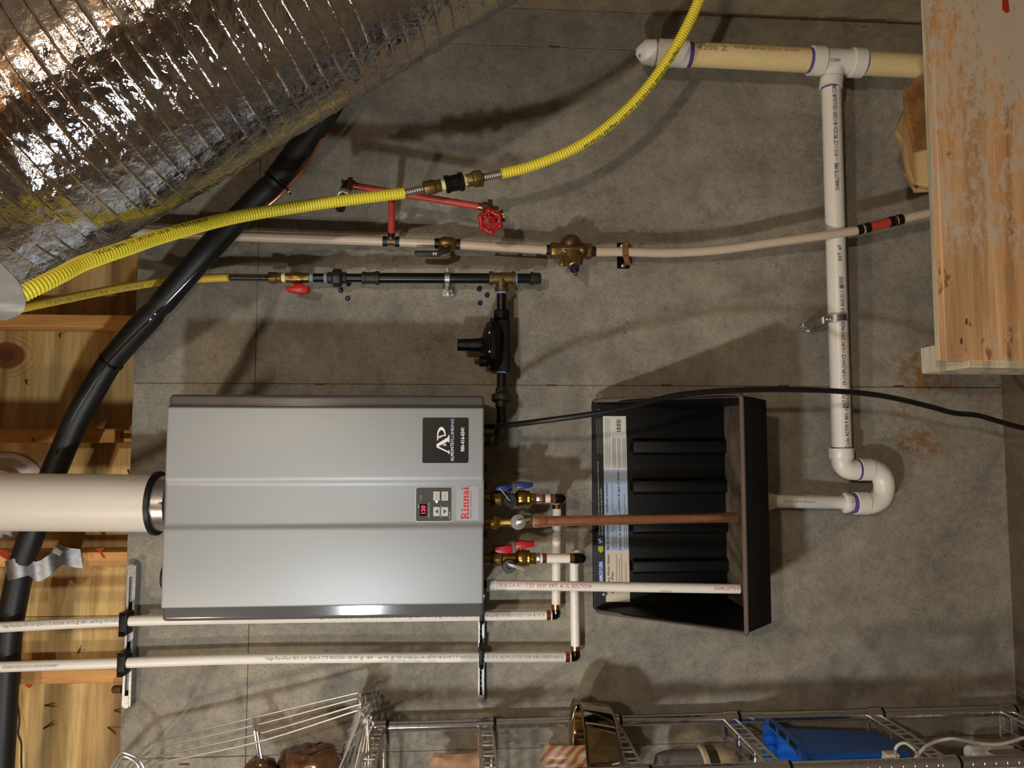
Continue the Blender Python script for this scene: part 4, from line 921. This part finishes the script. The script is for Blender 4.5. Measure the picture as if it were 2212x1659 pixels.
part(wl, 'hub', MB().lathe(hc-hd_*.008, hd_, [(0, 12*hk), (.006, 13*hk), (.012, 11*hk), (.013, 5*hk)], 24), M['red_enamel']); part(hvv, 'stem', MB().lathe(hc-hd_*.03, hd_, [(0, .006), (.036, .005), (.038, .003)], 12), M['brass'])

# ================================================================== drain line
DS = .10
dr = thing('drain_standpipe', 'cream plastic drain pipe with white cleanout plug and tee, upright near the corner', 'drain pipe', W(1990, 142, DS))
D0, D1 = (1378, 112, DS), (2090, 148, DS)
turned(dr, 'pipe', D0, D1, [(1470, 27), (2089, 27)], M['pvc_cream'], 36)
turned(dr, 'cleanout_adapter', D0, D1, [(1416, 22), (1420, 22), (1421, 30), (1450, 30.5), (1451, 29.5), (1481, 29.5), (1481.5, 27)], M['pvc_white'], 36, 'white cleanout adapter')
cl = turned(dr, 'cleanout_plug', D0, D1, [(1374, 7), (1378, 13), (1388, 24), (1391, 27), (1409, 28), (1410, 29), (1412, 29), (1413, 21), (1420, 21)], M['white_plastic'], 40, 'white cleanout plug')
part(cl, 'red_mark', MB().sphere(W(1381, 121, DS+.016), .003, 8), M['ink_red'])
turned(dr, 'primer_ring', D0, D1, [(1480, 27.4), (1490, 27.4)], M['purple_primer'], 36, 'purple primer ring'); turned(dr, 'primer_ring', D0, D1, [(1738, 27.4), (1750, 27.4)], M['purple_primer'], 36); turned(dr, 'primer_ring', D0, D1, [(1855, 27.4), (1862, 27.4)], M['purple_primer'], 36)
bx_ = 1797
part(dr, 'tee', MB().px(D0, D1, [(1744, 27), (1744.5, 33), (1770, 33), (1773, 30), (1776, 29), (1826, 29), (1830, 30), (1832, 33), (1857, 33), (1858, 27)], 40)
     .sweep(curve([W(1812, 134, DS), W(1803, 150, DS), W(1797, 172, DS-.004)], .004), .0255, 24)
     .px((1797, 168, DS-.004), (1794, 191, DS-.005), [(168, 22), (170, 25.5), (190, 25.5), (190.5, 22)], 32), M['pvc_white'], 'white tee fitting')
dpath = [W(1485, 117, DS), W(2080, 147.5, DS)]; du = mpp(DS)
wrap_text(dr, 'print', '4200 Z', dpath, 27*du, 14*du, 12*du/.69, M['ink_grey'], fitw=70*du, ang=.62); wrap_text(dr, 'print', 'MM39 40 0N 02101 DWV', dpath, 27*du, 100*du, 8*du/.69, M['ink_grey'], ang=.80, fitw=150*du)
wrap_text(dr, 'print', '||||||||| COEX', dpath, 30*du, 300*du, 6*du/.69, M['ink_black'], ang=.12)

db = thing('drain_branch', 'white plastic drain pipe with black print running sideways from tee to trap', 'drain pipe', W(1805, 600, .06))
B0, B1 = (1795, 178, DS-.004), (1818.5, 975, .056)
turned(db, 'pipe', B0, B1, [(178, 21.3), (975, 21.6)], M['pvc_white'], 32)
turned(db, 'primer_ring', B0, B1, [(189, 21.8), (193, 21.8)], M['purple_primer'], 30, 'purple primer ring'); turned(db, 'primer_ring', B0, B1, [(966, 22.2), (970, 22.2)], M['purple_primer'], 30)
bp = [W(*B1), W(*B0)]; bl = (bp[1]-bp[0]).length; bu = bl/(975-178)
wrap_text(db, 'print', 'Code ASTM F 891-16', bp, 21.6*bu, 7*bu, 8*bu/.69, M['ink_black'], ang=-.55, sx=.86)
wrap_text(db, 'print', 'NOT FOR', bp, 21.6*bu, 92*bu, 7*bu/.69, M['ink_black'], ang=-.35, sx=.8); wrap_text(db, 'print', 'PRESSURE', bp, 21.6*bu, 92*bu, 7*bu/.69, M['ink_black'], ang=-.72, sx=.8)
wrap_text(db, 'print', 'CP-119-FPS-DWV/CP-110-FPC-DWV MADE IN U.S.A. 06-01/23 11 50', bp, 21.6*bu, 140*bu, 8*bu/.69, M['ink_black'], ang=-.45, fitw=212*bu)
wrap_text(db, 'print', '|||||||||||', bp, 21.6*bu, 345*bu, 7*bu/.69, M['ink_black'], ang=-.35, sx=.9); wrap_text(db, 'print', 'EXT. #7', bp, 21.6*bu, 404*bu, 7*bu/.69, M['ink_black'], ang=-.35)
wrap_text(db, 'print', 'CHARLOTTE PIPE. — 4112 1-1/2" IPS SCH 40 COEX CELLULAR CORE', bp, 21.6*bu, 555*bu, 8*bu/.69, M['ink_black'], ang=-.3, fitw=230*bu)

tr = thing('drain_trap', 'white plastic drain trap bend joining the pan outlet to the drain', 'drain trap', W(1918, 1060, .06))
TS = .056
part(tr, 'elbow', MB().px((1817, 968, TS), (1818, 992, TS), [(968, 22), (968.5, 26.5), (988, 26.5), (992, 24)], 32).sweep(curve([W(1818, 985, TS), W(1820, 1001, TS), W(1829, 1011, TS), W(1842, 1014.5, TS), W(1856, 1014.5, TS)], .003), .0262, 24), M['pvc_white'])
turned(tr, 'primer_ring', (1850, 1014.5, TS), (1858, 1014.5, TS), [(1850, 23.4), (1858, 23.4)], M['purple_primer'], 28)
ub = curve([W(1868, 1014, TS), W(1884, 1014, TS), W(1903, 1026, TS), W(1910, 1050, TS), W(1903, 1075, TS), W(1884, 1087, TS), W(1866, 1087, TS)], .003)
part(tr, 'u_bend', MB().sweep(ub, .0258, 28).px((1854, 1014, TS), (1882, 1014, TS), [(1854, 22), (1855, 25), (1880, 25), (1882, 23)], 32).px((1846, 1087, TS), (1874, 1087, TS), [(1846, 22), (1847, 25), (1872, 25), (1874, 23)], 32), M['pvc_white'])
turned(tr, 'primer_ring', (1838, 1086.5, TS), (1848, 1087, TS), [(1838, 21), (1848, 22.5)], M['purple_primer'], 28)
turned(tr, 'bushing', (1822, 1086, TS), (1842, 1086.5, TS), [(1822, 18), (1823, 23), (1832, 23), (1834, 20.5), (1842, 20.5)], M['pvc_white'], 8, 'white hex bushing', bev=.001)
part(tr, 'drip_nub', MB().sphere(W(1912, 1080, TS+.01), .004, 8), M['pvc_white'])
po = thing('pan_outlet_pipe', 'short thin white plastic pipe from the drain pan to the trap', 'drain pipe', W(1740, 1085, .1))
PS_ = .06
turned(po, 'pipe', (1640, 1082, .075), (1828, 1086, TS), [(1640, 14.3), (1828, 14)], M['pvc_white'], 26); turned(po, 'primer_ring', (1640, 1082, .075), (1828, 1086, TS), [(1822, 14.6), (1828, 14.6)], M['purple_primer'], 24)
turned(po, 'pan_fitting', (1600, 1081.5, .078), (1672, 1083, .073), [(1600, 19), (1662, 19), (1672, 16)], M['pvc_white'], 26)
wrap_text(po, 'print', 'ASTM D1785-15 NSF-pw 3/4', [W(1640, 1082, .075), W(1828, 1086, TS)], 14.4*mpp(.065), 50*mpp(.065), 5*mpp(.065)/.69, M['ink_grey'], sx=.85)

ps = thing('pipe_strap', 'perforated metal hanger strap around the white drain pipe', 'strap', W(1770, 700, .03))
c0 = W(1805, 689, .075); R_ = 23.2*mpp(.075)
arc = [V((c0.x+.002*math.sin(k*.3), c0.y-R_*math.sin(a), c0.z-R_*math.cos(a))) for k, a in enumerate([-.5+math.pi*1.25*k/20 for k in range(21)])]
tail = [arc[-1], W(1772, 696, .06), W(1750, 703, .03), W(1738, 706, .006), W(1728, 707, .003)]
part(ps, 'band', MB().strap(curve(arc+curve(tail, .006)[1:], .004), V((.017, 0, .001)), .0016), M['galvanized'])
part(ps, 'band_tail', MB().strap(curve([W(1784, 699, .055), W(1770, 705, .04), W(1748, 712, .01), W(1727, 709, .004)], .004), V((.012, 0, .004)), .0016), M['galvanized'])
part(ps, 'screw', MB().lathe(W(1742, 705, .006), TOCAM, [(0, .007), (.005, .006), (.006, .003)], 10), M['chrome']); part(ps, 'screw', MB().sphere(W(1730, 706, .007), .005, 10), M['chrome'])
for x in (1786, 1793, 1806, 1819):
    d_ = (x-1806)/23.0; part(ps, 'hole', MB().lathe(W(x, 690, .075+R_*math.sqrt(max(.02, 1-d_*d_))+.0008), V((0, -1, .4*-d_)), [(0, .0026), (.0008, .0026)], 8), M['ink_white'])

solo('black_cable', MB().sweep(curve(P3([(1050, 921, .16), (1075, 921, .20), (1110, 917, .24), (1180, 908, .29), (1275, 895, .31), (1360, 880, .315), (1440, 858, .31), (1520, 847, .305), (1640, 841.5, .295), (1790, 844, .28), (1905, 855, .26), (2000, 876, .24), (2060, 892, .23), (2110, 897, .22), (2160, 911, .21), (2212, 925, .2), (2320, 945, .19)]), .012), .0062, 10), M['black_rubber'], 'long black cable sagging from the heater across the drain pan', 'cable')

# ================================================================== foil duct
fd = thing('foil_duct', 'large crinkled silver foil flexible duct across the upper corner', 'duct', W(400, 150, .55))
AX0, AX1 = W(-112, 372, .56), W(948, -243, .56); ad = (AX1-AX0).normalized()
AX0 = AX0-ad*.55; LEN = (XR-.02-AX0.x)/ad.x+.1; NR, NS = 1150, 130; RD = .243; e1, e2 = frame(ad); v = []; f = []
for i in range(NR):
    tt = LEN*i/(NR-1); tt2 = tt+.006*mnoise.noise(V((tt*9, 0, 4))); ph = (tt2/.033) % 1.0; dd = abs(ph-.5)*2
    ridge0 = math.exp(-((1-dd)/.07)**2)
    for k in range(NS):
        a = 2*math.pi*k/NS; nd = e1*math.cos(a)+e2*math.sin(a); p = AX0+ad*tt+nd*RD
        cr = mnoise.noise(V((tt*38, a*4.5, 3.1)))*.0018+abs(mnoise.noise(V((tt*18+9, a*9, 1.7))))*.0026+mnoise.noise(V((tt*95, a*16, 7.7)))*.0005
        ridge = .0021*ridge0*(.35+1.1*max(0, mnoise.noise(V((tt*14, a*3.1, 9)))+.45))-.0006*(1-dd)
        wob = .006*mnoise.noise(V((tt*2.3, math.cos(a)*1.2, math.sin(a)*1.2)))
        q = AX0+ad*tt+nd*(RD+ridge+cr+wob)
        if q.x > XR-.004: q -= ad*((q.x-XR+.004)/ad.x)
        v.append(q)
for i in range(NR-1):
    for k in range(NS): f.append((i*NS+k, i*NS+(k+1) % NS, (i+1)*NS+(k+1) % NS, (i+1)*NS+k))
part(fd, 'foil_jacket', MB().add(v, f), M['foil'], ang=75)
# strap that bundles duct and hoses
sp = [W(-45, 560, .90), W(-22, 582, .87), W(2, 608, .84), W(14, 634, .82), W(18, 655, .80), W(8, 676, .79), W(-25, 690, .76)]
solo('hanger_strap', MB().strap(curve(sp, .008), V((.0, -.008, .044)), .0015), M['strap_grey'], 'wide dull grey hanger strap at the end of the foil duct', 'strap')

# ================================================================== insulated refrigerant line
il = thing('insulated_line', 'thick black foam-insulated refrigerant line slanting across wood and concrete', 'insulated pipe', W(280, 735, .05))
hp = curve(P3([(760, 150, .16), (700, 250, .15), (640, 330, .135), (590, 395, .125), (545, 440, .12), (490, 496, .12), (430, 562, .12), (354, 650, .10), (278, 735, .07), (235, 787, .05), (200, 845, .04), (165, 908, .035), (131, 985, .032), (108, 1040, .030), (85, 1105, .030), (66, 1162, .028), (50, 1210, .022), (35, 1277, .012), (20, 1365, .008), (13, 1467, .008), (5, 1593, .008), (-2, 1720, .008), (-12, 1900, .008), (-40, 2300, .008), (-80, 2800, .008)]), .006)
rl = [.0285+.0012*mnoise.noise(V((i*.05, 1, 2)))-.004*math.exp(-((i*.006-.735)/.012)**2)-.003*math.exp(-((i*.006-.33)/.01)**2) for i in range(len(hp))]
part(il, 'foam_sleeve', MB().sweep(hp, rl, 20), M['foam'])
def offs(path, lo, hi, ang, r):
    out = []
    for i in range(lo, hi):
        T = (path[i+1]-path[i]).normalized(); F = (CAM-path[i]).normalized(); N = (F-T*F.dot(T)).normalized(); B = N.cross(T); out.append(path[i]+(N*math.cos(ang)+B*math.sin(ang))*r)
    return out
seam = []
N_ = len(hp); i0, i1 = [min(range(N_-1), key=lambda k: (hp[k]-W(*q)).length) for q in ((490, 496, .12), (131, 985, .032))]
for i in range(i0, i1):
    T = (hp[i+1]-hp[i]).normalized(); F = (CAM-hp[i]).normalized(); N = (F-T*F.dot(T)).normalized(); B = N.cross(T); a = .25+.75*math.sin((i-i0)/(i1-i0)*2.4-.8)*-.8
    seam.append(hp[i]+(N*math.cos(a)+B*math.sin(a))*(rl[i]+.0002))
part(il, 'seam', MB().sweep(seam, .0016, 6), M['gloss_black'])
for q in ((597, 388, .126), (240, 780, .052)):
    i = min(range(N_-1), key=lambda k: (hp[k]-W(*q)).length); part(il, 'cable_tie', MB().sweep([hp[i], hp[i+1]], .0300, 20), M['gloss_black'])
part(il, 'tie_tail', MB().strap(curve([W(603, 388, .15), W(612, 400, .155), W(622, 410, .15), W(626, 416, .148)], .004), V((.010, 0, .006)), .003), M['gloss_black'])
solo('copper_line', MB().sweep(curve(P3([(742, 185, .16), (723, 232, .155), (697, 290, .145), (669, 348, .14), (624, 402, .135), (598, 428, .13), (570, 451, .12), (548, 468, .10)]), .01), .0052, 10), M['copper'], 'thin bare copper line beside the black insulation near the duct', 'copper pipe')
solo('copper_line', MB().sweep(curve(P3([(131, 1020, -.01), (115, 1085, -.01), (98, 1130, -.01), (86, 1175, -.01), (70, 1240, -.012), (52, 1310, -.012), (38, 1390, -.012), (28, 1470, -.012), (20, 1560, -.012), (12, 1680, -.012), (0, 1900, -.012), (-30, 2400, -.012)]), .01), .0042, 10), M['brass'], 'thin shiny copper line beside the black insulation below the flue', 'copper pipe')
solo('thin_wire', MB().sweep(curve(P3([(26, 1470, -.03), (36, 1510, -.04), (42, 1555, -.04), (39, 1585, -.04), (46, 1605, -.04), (46, 1650, -.04), (49, 1700, -.04), (44, 1850, -.04), (-60, 1960, -.04), (-300, 1990, -.04)]), .008), .0022, 8), M['foam'], 'thin dark wire hanging down the plywood at the picture edge', 'wire')
ms_ = thing('metal_strap', 'bent galvanized strap holding the black insulated line to a stud', 'strap', W(100, 1220, .03))
c0 = hp[min(range(N_), key=lambda i: (hp[i]-W(47, 1228, .024)).length)]; e1, e2 = frame(V((.97, 0, .25)))
ang0 = [c0+(V((0, -1, 0))*math.cos(a)+V((-.25, 0, .97)).normalized()*math.sin(a))*.0305 for a in [1.5-2.4*k/14 for k in range(15)]]
tl = curve([ang0[-1], W(80, 1235, .028), W(105, 1222, .022), W(122, 1206, .008), W(135, 1200, -.01), W(150, 1204, -.02), W(176, 1207, -.03)], .005)
part(ms_, 'band', MB().strap(ang0+tl[1:], V((.046, 0, .008)), .0014), M['galvanized']); part(ms_, 'flap', MB().strap(curve([W(120, 1196, .012), W(128, 1186, .02), W(140, 1182, .005)], .004), V((.012, 0, .02)), .0014), M['galvanized'])

# ================================================================== wire shelving
RX, RB_, RF_ = W(1500, 1553, .05).x, .05, .342
ws = thing('wire_shelving', 'chrome wire shelving rack standing on the floor against the concrete', 'shelving', (RX-.45, -.18, 0))
XE = RX-.92
def zpx(x, s=.05): return W(x, 1555, s).z
levels = [zpx(x) for x in (803, 1035, 1306, 1562, 1873, 2160)]
def post(x, s, z1):
    mb = MB(); pr_ = []; z = 0.0
    pr_ = [(0, .0127)]; z = .06
    while z < z1-.03: pr_ += [(z, .0127), (z+.0008, .0119), (z+.0022, .0119), (z+.003, .0127)]; z += .0254
    pr_ += [(z1-.004, .0127), (z1, .010)]
    mb.lathe(V((x, -s, 0)), V((0, 0, 1)), pr_, 20); return part(ws, 'post', mb, M['chrome'])
for x in (RX, XE):
    for s in (RB_, RF_): post(x, s, levels[0]+.012)
for li, z in enumerate(levels):
    zt2, zb2 = z, z-.030
    mb = MB()
    for x in (RX, XE):
        for zz in (zt2, zb2): mb.sweep([V((x, -RB_, zz)), V((x, -RF_, zz))], .0034, 8)
        zg = [V((x, -(RB_+(RF_-RB_)*k/8), zt2 if k % 2 else zb2)) for k in range(9)]
    for s in (RB_, RF_):
        for zz in (zt2, zb2): mb.sweep([V((RX, -s, zz)), V((XE, -s, zz))], .0034, 8)
    sh = part(ws, 'shelf', mb, M['wire_chrome'])
    for x in (RX, XE):
        for k in range(1, 5):
            y = -(RB_+(RF_-RB_)*k/5)
            part(sh, 'truss_wire', MB().sweep([V((x, y-.012, zb2)), V((x, y-.010, zt2-.002)), V((x, y+.010, zt2-.002)), V((x, y+.012, zb2))], .0022, 6), M['wire_chrome'])
    dk = MB()
    for k in range(36):
        x = RX-.012-k*.0253
        dk.sweep([V((x, -RB_, zt2)), V((x, -RF_, zt2))], .0016, 6)
    for q in (.33, .66): dk.sweep([V((RX, -(RB_+(RF_-RB_)*q), zt2-.004)), V((XE, -(RB_+(RF_-RB_)*q), zt2-.004))], .0022, 6)
    part(sh, 'wire_deck', dk, M['wire_chrome'])
    for x in (RX, XE):
        for s in (RB_, RF_):
            part(sh, 'collar', MB().lathe(V((x, -s, zb2-.004)), V((0, 0, 1)), [(0, .0165), (.036, .0150), (.037, .013)], 20), M['chrome']); part(sh, 'collar_clip', MB().lathe(V((x, -s, zb2-.011)), V((0, 0, 1)), [(0, .0150), (.008, .0150)], 20), M['black_plastic'])

# wire basket with bags on the top shelf
bk_ = thing('wire_basket', 'chrome wire basket frame leaning on the top of the shelving rack', 'basket', V((RX-.05, -.15, levels[0])))
for k in range(4):
    s = .115+.03*k; dy = (0, 18, 40, 58)[k]
    part(bk_, 'wire', MB().sweep(curve(P3([(238-4*k, 1700+dy, s), (290+2*k, 1640+dy*.7, s), (326+2*k, 1606+dy*.82, s), (360, 1596+dy*.84, s), (560, 1548+dy*.93, s), (765, 1499+dy*.66, s), (776, 1499+dy*.62, s), (779, 1508+dy*.6, s), (768, 1545+dy*.55, s), (745, 1610+dy*.4, s), (712, 1710, s), (690, 1780, s), (660, 1830-dy*.5, s), (420, 1900-dy*.6, s), (270, 1930-dy*.6, s), (225, 1880-dy*.4, s), (222, 1780, s), (238-4*k, 1700+dy, s)]), .008), .0024, 8), M['wire_chrome'])
for k in range(5):
    s = .11+.028*k
    part(bk_, 'end_wire', MB().sweep(curve(P3([(778+4*k, 1530+6*k, s), (787+5*k, 1503+14*k, s), (791+3.5*k, 1512+14*k, s), (778+4*k, 1560+10*k, s), (730+14*k, 1720, s), (755+8*k, 1790, s), (790, 1760, s), (797, 1640, s), (778+4*k, 1530+6*k, s)]), .008), .0022, 8), M['wire_chrome'])
for k in range(4):
    part(bk_, 'rung', MB().sweep(P3([(764-12*k, 1548+30*k, .12), (800-10*k, 1520+28*k, .21)]), .0026, 8), M['wire_chrome'])
part(bk_, 'upright', MB().sweep(P3([(546, 1551, .112), (550, 1580, .18), (560, 1650, .2), (568, 1710, .21), (590, 1860, .2)]), .0030, 8), M['chrome']); part(bk_, 'upright', MB().sweep(P3([(551, 1552, .116), (556, 1582, .185), (567, 1652, .21), (575, 1710, .22), (597, 1860, .21)]), .0026, 8), M['wire_chrome'])
part(bk_, 'handle_loop', MB().sweep(curve(P3([(215, 1700, .22), (240, 1658, .22), (258, 1630, .22), (270, 1627, .22), (298, 1640, .22), (312, 1662, .22), (325, 1700, .22), (318, 1790, .22), (270, 1830, .22), (225, 1790, .22), (215, 1700, .22)]), .006), .0028, 8), M['wire_chrome']); part(bk_, 'handle_loop', MB().sweep(curve(P3([(230, 1700, .235), (248, 1660, .235), (262, 1637, .235), (272, 1635, .235), (294, 1648, .235), (305, 1672, .235), (315, 1705, .235), (308, 1780, .235), (270, 1812, .235), (236, 1780, .235), (230, 1700, .235)]), .006), .0026, 8), M['wire_chrome'])

def bag(name, label, c, rx, ry, rz, m, seed, cat='bag', amp=.28, group=None):
    bm = bmesh.new(); bmesh.ops.create_icosphere(bm, subdivisions=4, radius=1)
    mb = MB(); vs = []
    for p in bm.verts:
        q = p.co; n1 = mnoise.noise(q*1.3+V((seed, 0, 0))); n2 = abs(mnoise.noise(V((q.x*4.6, q.y*2.2, q.z*2.2))+V((0, seed, 0)))); n3 = abs(mnoise.noise(V((q.x*7, q.y*3, q.z*3))+V((0, 0, seed))))
        s = 1+amp*n1-amp*1.1*n2-amp*.22*n3
        vs.append(V((c.x+q.x*s*rx, c.y+q.y*s*ry, c.z+q.z*s*rz)))
    mb.add(vs, [tuple(x.index for x in f.verts) for f in bm.faces]); bm.free()
    return solo(name, mb, m, label, cat, group, ang=55)
bag('plastic_bag', 'crumpled shiny brown plastic bag inside the wire basket', W(668, 1672, .17), .075, .06, .082, M['amber_plastic'], 3.3)
bag('plastic_bag', 'small dark brown plastic bag beside the upright of the basket', W(562, 1668, .20), .034, .04, .036, M['amber_plastic'], 8.1)
def pouch(name, label, xr, wd, z0, z1, s, dep, m, seed):
    """pillow bag with a crimped, ragged top edge"""
    nu, nv = 18, 16; v = []; f = []
    for side in (1, -1):
        for j in range(nv+1):
            for i in range(nu+1):
                uu = -1+2*i/nu; vv = j/nv
                d = dep*(max(0, 1-uu*uu)**.55)*(1-vv**2.2)*(.75+.5*mnoise.noise(V((uu*2.3, vv*3.1, seed+side))))+.0006
                top = (z1-z0)*(vv+vv*vv*(.16*mnoise.noise(V((uu*3.5, seed, 1)))))
                v.append(V((xr-wd/2+uu*wd/2*(1-.10*math.sin(vv*3)), -s-side*d+.010*vv*mnoise.noise(V((uu*4, vv*2, seed))), z0+top)))
    n0 = (nu+1)*(nv+1)
    for q in (0, n0):
        for j in range(nv):
            for i in range(nu): f.append((q+j*(nu+1)+i, q+j*(nu+1)+i+1, q+(j+1)*(nu+1)+i+1, q+(j+1)*(nu+1)+i))
    return solo(name, MB().add(v, f), m, label, 'bag', ang=35)
pouch('snack_bag', 'small crinkled reddish-brown bag on the upper wire shelf', W(930, 1624, .17).x, .13, levels[1]+.003, W(930, 1640, .17).z, .17, .035, M['paper_brown'], 5.9)
pouch('snack_bag', 'orange striped crinkled bag on the second wire shelf behind the pan', W(1190, 1612, .10).x, .12, levels[2]+.003, W(1178, 1640, .10).z, .085, .022, M['orange_stripe'], 1.2)
pn = thing('metal_pan', 'shiny gold-toned metal pan with flared rim on the wire shelf', 'pan', V((RX-.11, -.18, levels[2])))
pc_ = V((W(1244, 1512, .18).x-.128, -.18, levels[2]+.003)); ph_ = W(1247, 1580, .18).z-pc_.z
part(pn, 'body', MB().lathe(pc_, V((0, 0, 1)), [(0, .098), (.006, .108), (.012, .112), (ph_-.008, .118), (ph_-.002, .127), (ph_, .129), (ph_-.001, .124), (ph_-.010, .114), (.014, .108), (.008, .09), (.006, .001)], 56), M['gold_chrome'])

sk = thing('small_appliance', 'small grey mesh appliance with cream rounded base on the third wire shelf', 'appliance', V((RX-.08, -.17, levels[3])))
kc = V((W(1500, 1612, .17).x-.062, -.17, levels[3]+.002))
part(sk, 'base', MB().lathe(kc, V((0, 0, 1)), [(0, .022), (.004, .034), (.02, .050), (.045, .058), (.062, .060)], 40), M['cream_plastic']); part(sk, 'band', MB().lathe(kc, V((0, 0, 1)), [(.062, .0605), (.085, .0610)], 40), mat('bronze_band', (92, 82, 58), .3, .6)); part(sk, 'ring', MB().lathe(kc, V((0, 0, 1)), [(.085, .061), (.094, .061), (.097, .057)], 40), M['cream_plastic'])
part(sk, 'mesh_body', MB().lathe(kc, V((0, 0, 1)), [(.096, .054), (.17, .052), (.19, .046), (.198, .03), (.2, .001)], 40), M['grey_mesh'])

bb = thing('storage_bin', 'blue plastic storage bin with slotted rim on the lower wire shelf', 'bin', V((RX-.2, -.18, levels[4])))
bz0 = levels[4]+.003; bz1 = W(1652, 1550, .10).z; bxr = W(1655, 1546, .10).x-.010
def binring(z, xr, s0, s1, r, n=6, xl=None):
    xl = xl if xl is not None else xr-.30; out = []
    for (cx, cy, a0) in ((xr-r, -s1+r, 270), (xr-r, -s0-r, 0), (xl+r, -s0-r, 90), (xl+r, -s1+r, 180)):
        for k in range(n+1):
            a = math.radians(a0+90*k/n); out.append(V((cx+r*math.cos(a), cy+r*math.sin(a), z)))
    return out
rgs = [binring(bz0, bxr-.045, .13, .275, .03, xl=bxr-.27), binring(bz0+.006, bxr-.028, .118, .288, .04, xl=bxr-.28), binring(bz0+.022, bxr-.016, .108, .297, .045, xl=bxr-.29), binring(bz1-.05, bxr-.008, .096, .306, .045, xl=bxr-.30), binring(bz1-.012, bxr-.004, .092, .31, .045, xl=bxr-.305), binring(bz1-.010, bxr+.012, .084, .318, .05, xl=bxr-.32), binring(bz1, bxr+.013, .083, .319, .05, xl=bxr-.321), binring(bz1, bxr-.010, .097, .305, .045, xl=bxr-.30), binring(bz0+.014, bxr-.040, .11, .29, .034, xl=bxr-.276)]
mb = MB(); n = len(rgs[0]); v = [p for r in rgs for p in r]; f = []
for i in range(len(rgs)-1):
    for k in range(n): f.append((i*n+k, i*n+(k+1) % n, (i+1)*n+(k+1) % n, (i+1)*n+k))
f.append(tuple(range(n))); f.append(tuple(reversed(range((len(rgs)-1)*n, len(rgs)*n)))); mb.add(v, f)
part(bb, 'body', mb, M['bin_blue'], ang=35)
for dy in (-.055, .0, .055): part(bb, 'rim_slot', MB().box(bxr-.004, bxr+.008, -.2+dy-.018, -.2+dy+.018, bz1-.001, bz1+.0006), M['dark_gap'])

zc5 = levels[4]
solo('charger_cord', MB().sweep(curve(P3([(1938, 1646, .30), (1933, 1632, .305), (1937, 1612, .31), (1955, 1605, .31), (1975, 1620, .31), (1992, 1650, .31), (2000, 1690, .31)]), .004), .0032, 8), M['white_plastic'], 'short looped white cable end beside the blue bin', 'cable')
solo('charger_cord', MB().sweep(curve(P3([(1962, 1660, .29), (1975, 1640, .29), (2000, 1612, .285), (2030, 1600, .28), (2060, 1596, .28), (2110, 1605, .28), (2160, 1607, .28), (2212, 1594, .28), (2290, 1575, .28)]), .006), .0036, 8), M['white_plastic'], 'long white cable waving across to the lower picture edge', 'cable')
solo('power_plug', MB().pbox(1917, 1630, 1946, 1660, .28, .305), M['white_plastic'], 'white power adapter next to the blue bin on the rack', 'plug', bev=.003)
solo('cardboard_box', MB().box(W(2110, 1618, .2).x-.235, W(2110, 1618, .2).x-.035, -.28, -.12, levels[5]+.003, levels[5]+.003+.085), M['carton'], 'pale grey carton on the lowest wire shelf', 'box', bev=.002, seg=1)
solo('white_cup', MB().lathe(V((W(2045, 1625, .2).x-.05, -.09, levels[5]+.003)), V((0, 0, 1)), [(0, .018), (.1, .021), (.108, .021), (.111, .018), (.10, .017)], 24), M['white_plastic'], 'small white cylinder beside the pale carton on the lowest shelf', 'container')

GROUPS = {'isolation_valve': 'service valves under the heater', 'strut_channel': 'galvanized channels on the concrete wall', 'gas_hose': 'yellow gas hoses', 'copper_line': 'bare copper lines beside the black insulation',
          'ivory_water_pipe': 'ivory water line', 'plastic_bag': 'brown bags in the wire basket', 'snack_bag': 'bags on the wire shelves', 'charger_cord': 'white cables on the rack', 'pipe_bracket': 'pipe brackets on the concrete wall'}
for o in COL.objects:
    if o.parent is None and o.name.split('.')[0] in GROUPS and 'group' not in o: o['group'] = GROUPS[o.name.split('.')[0]]
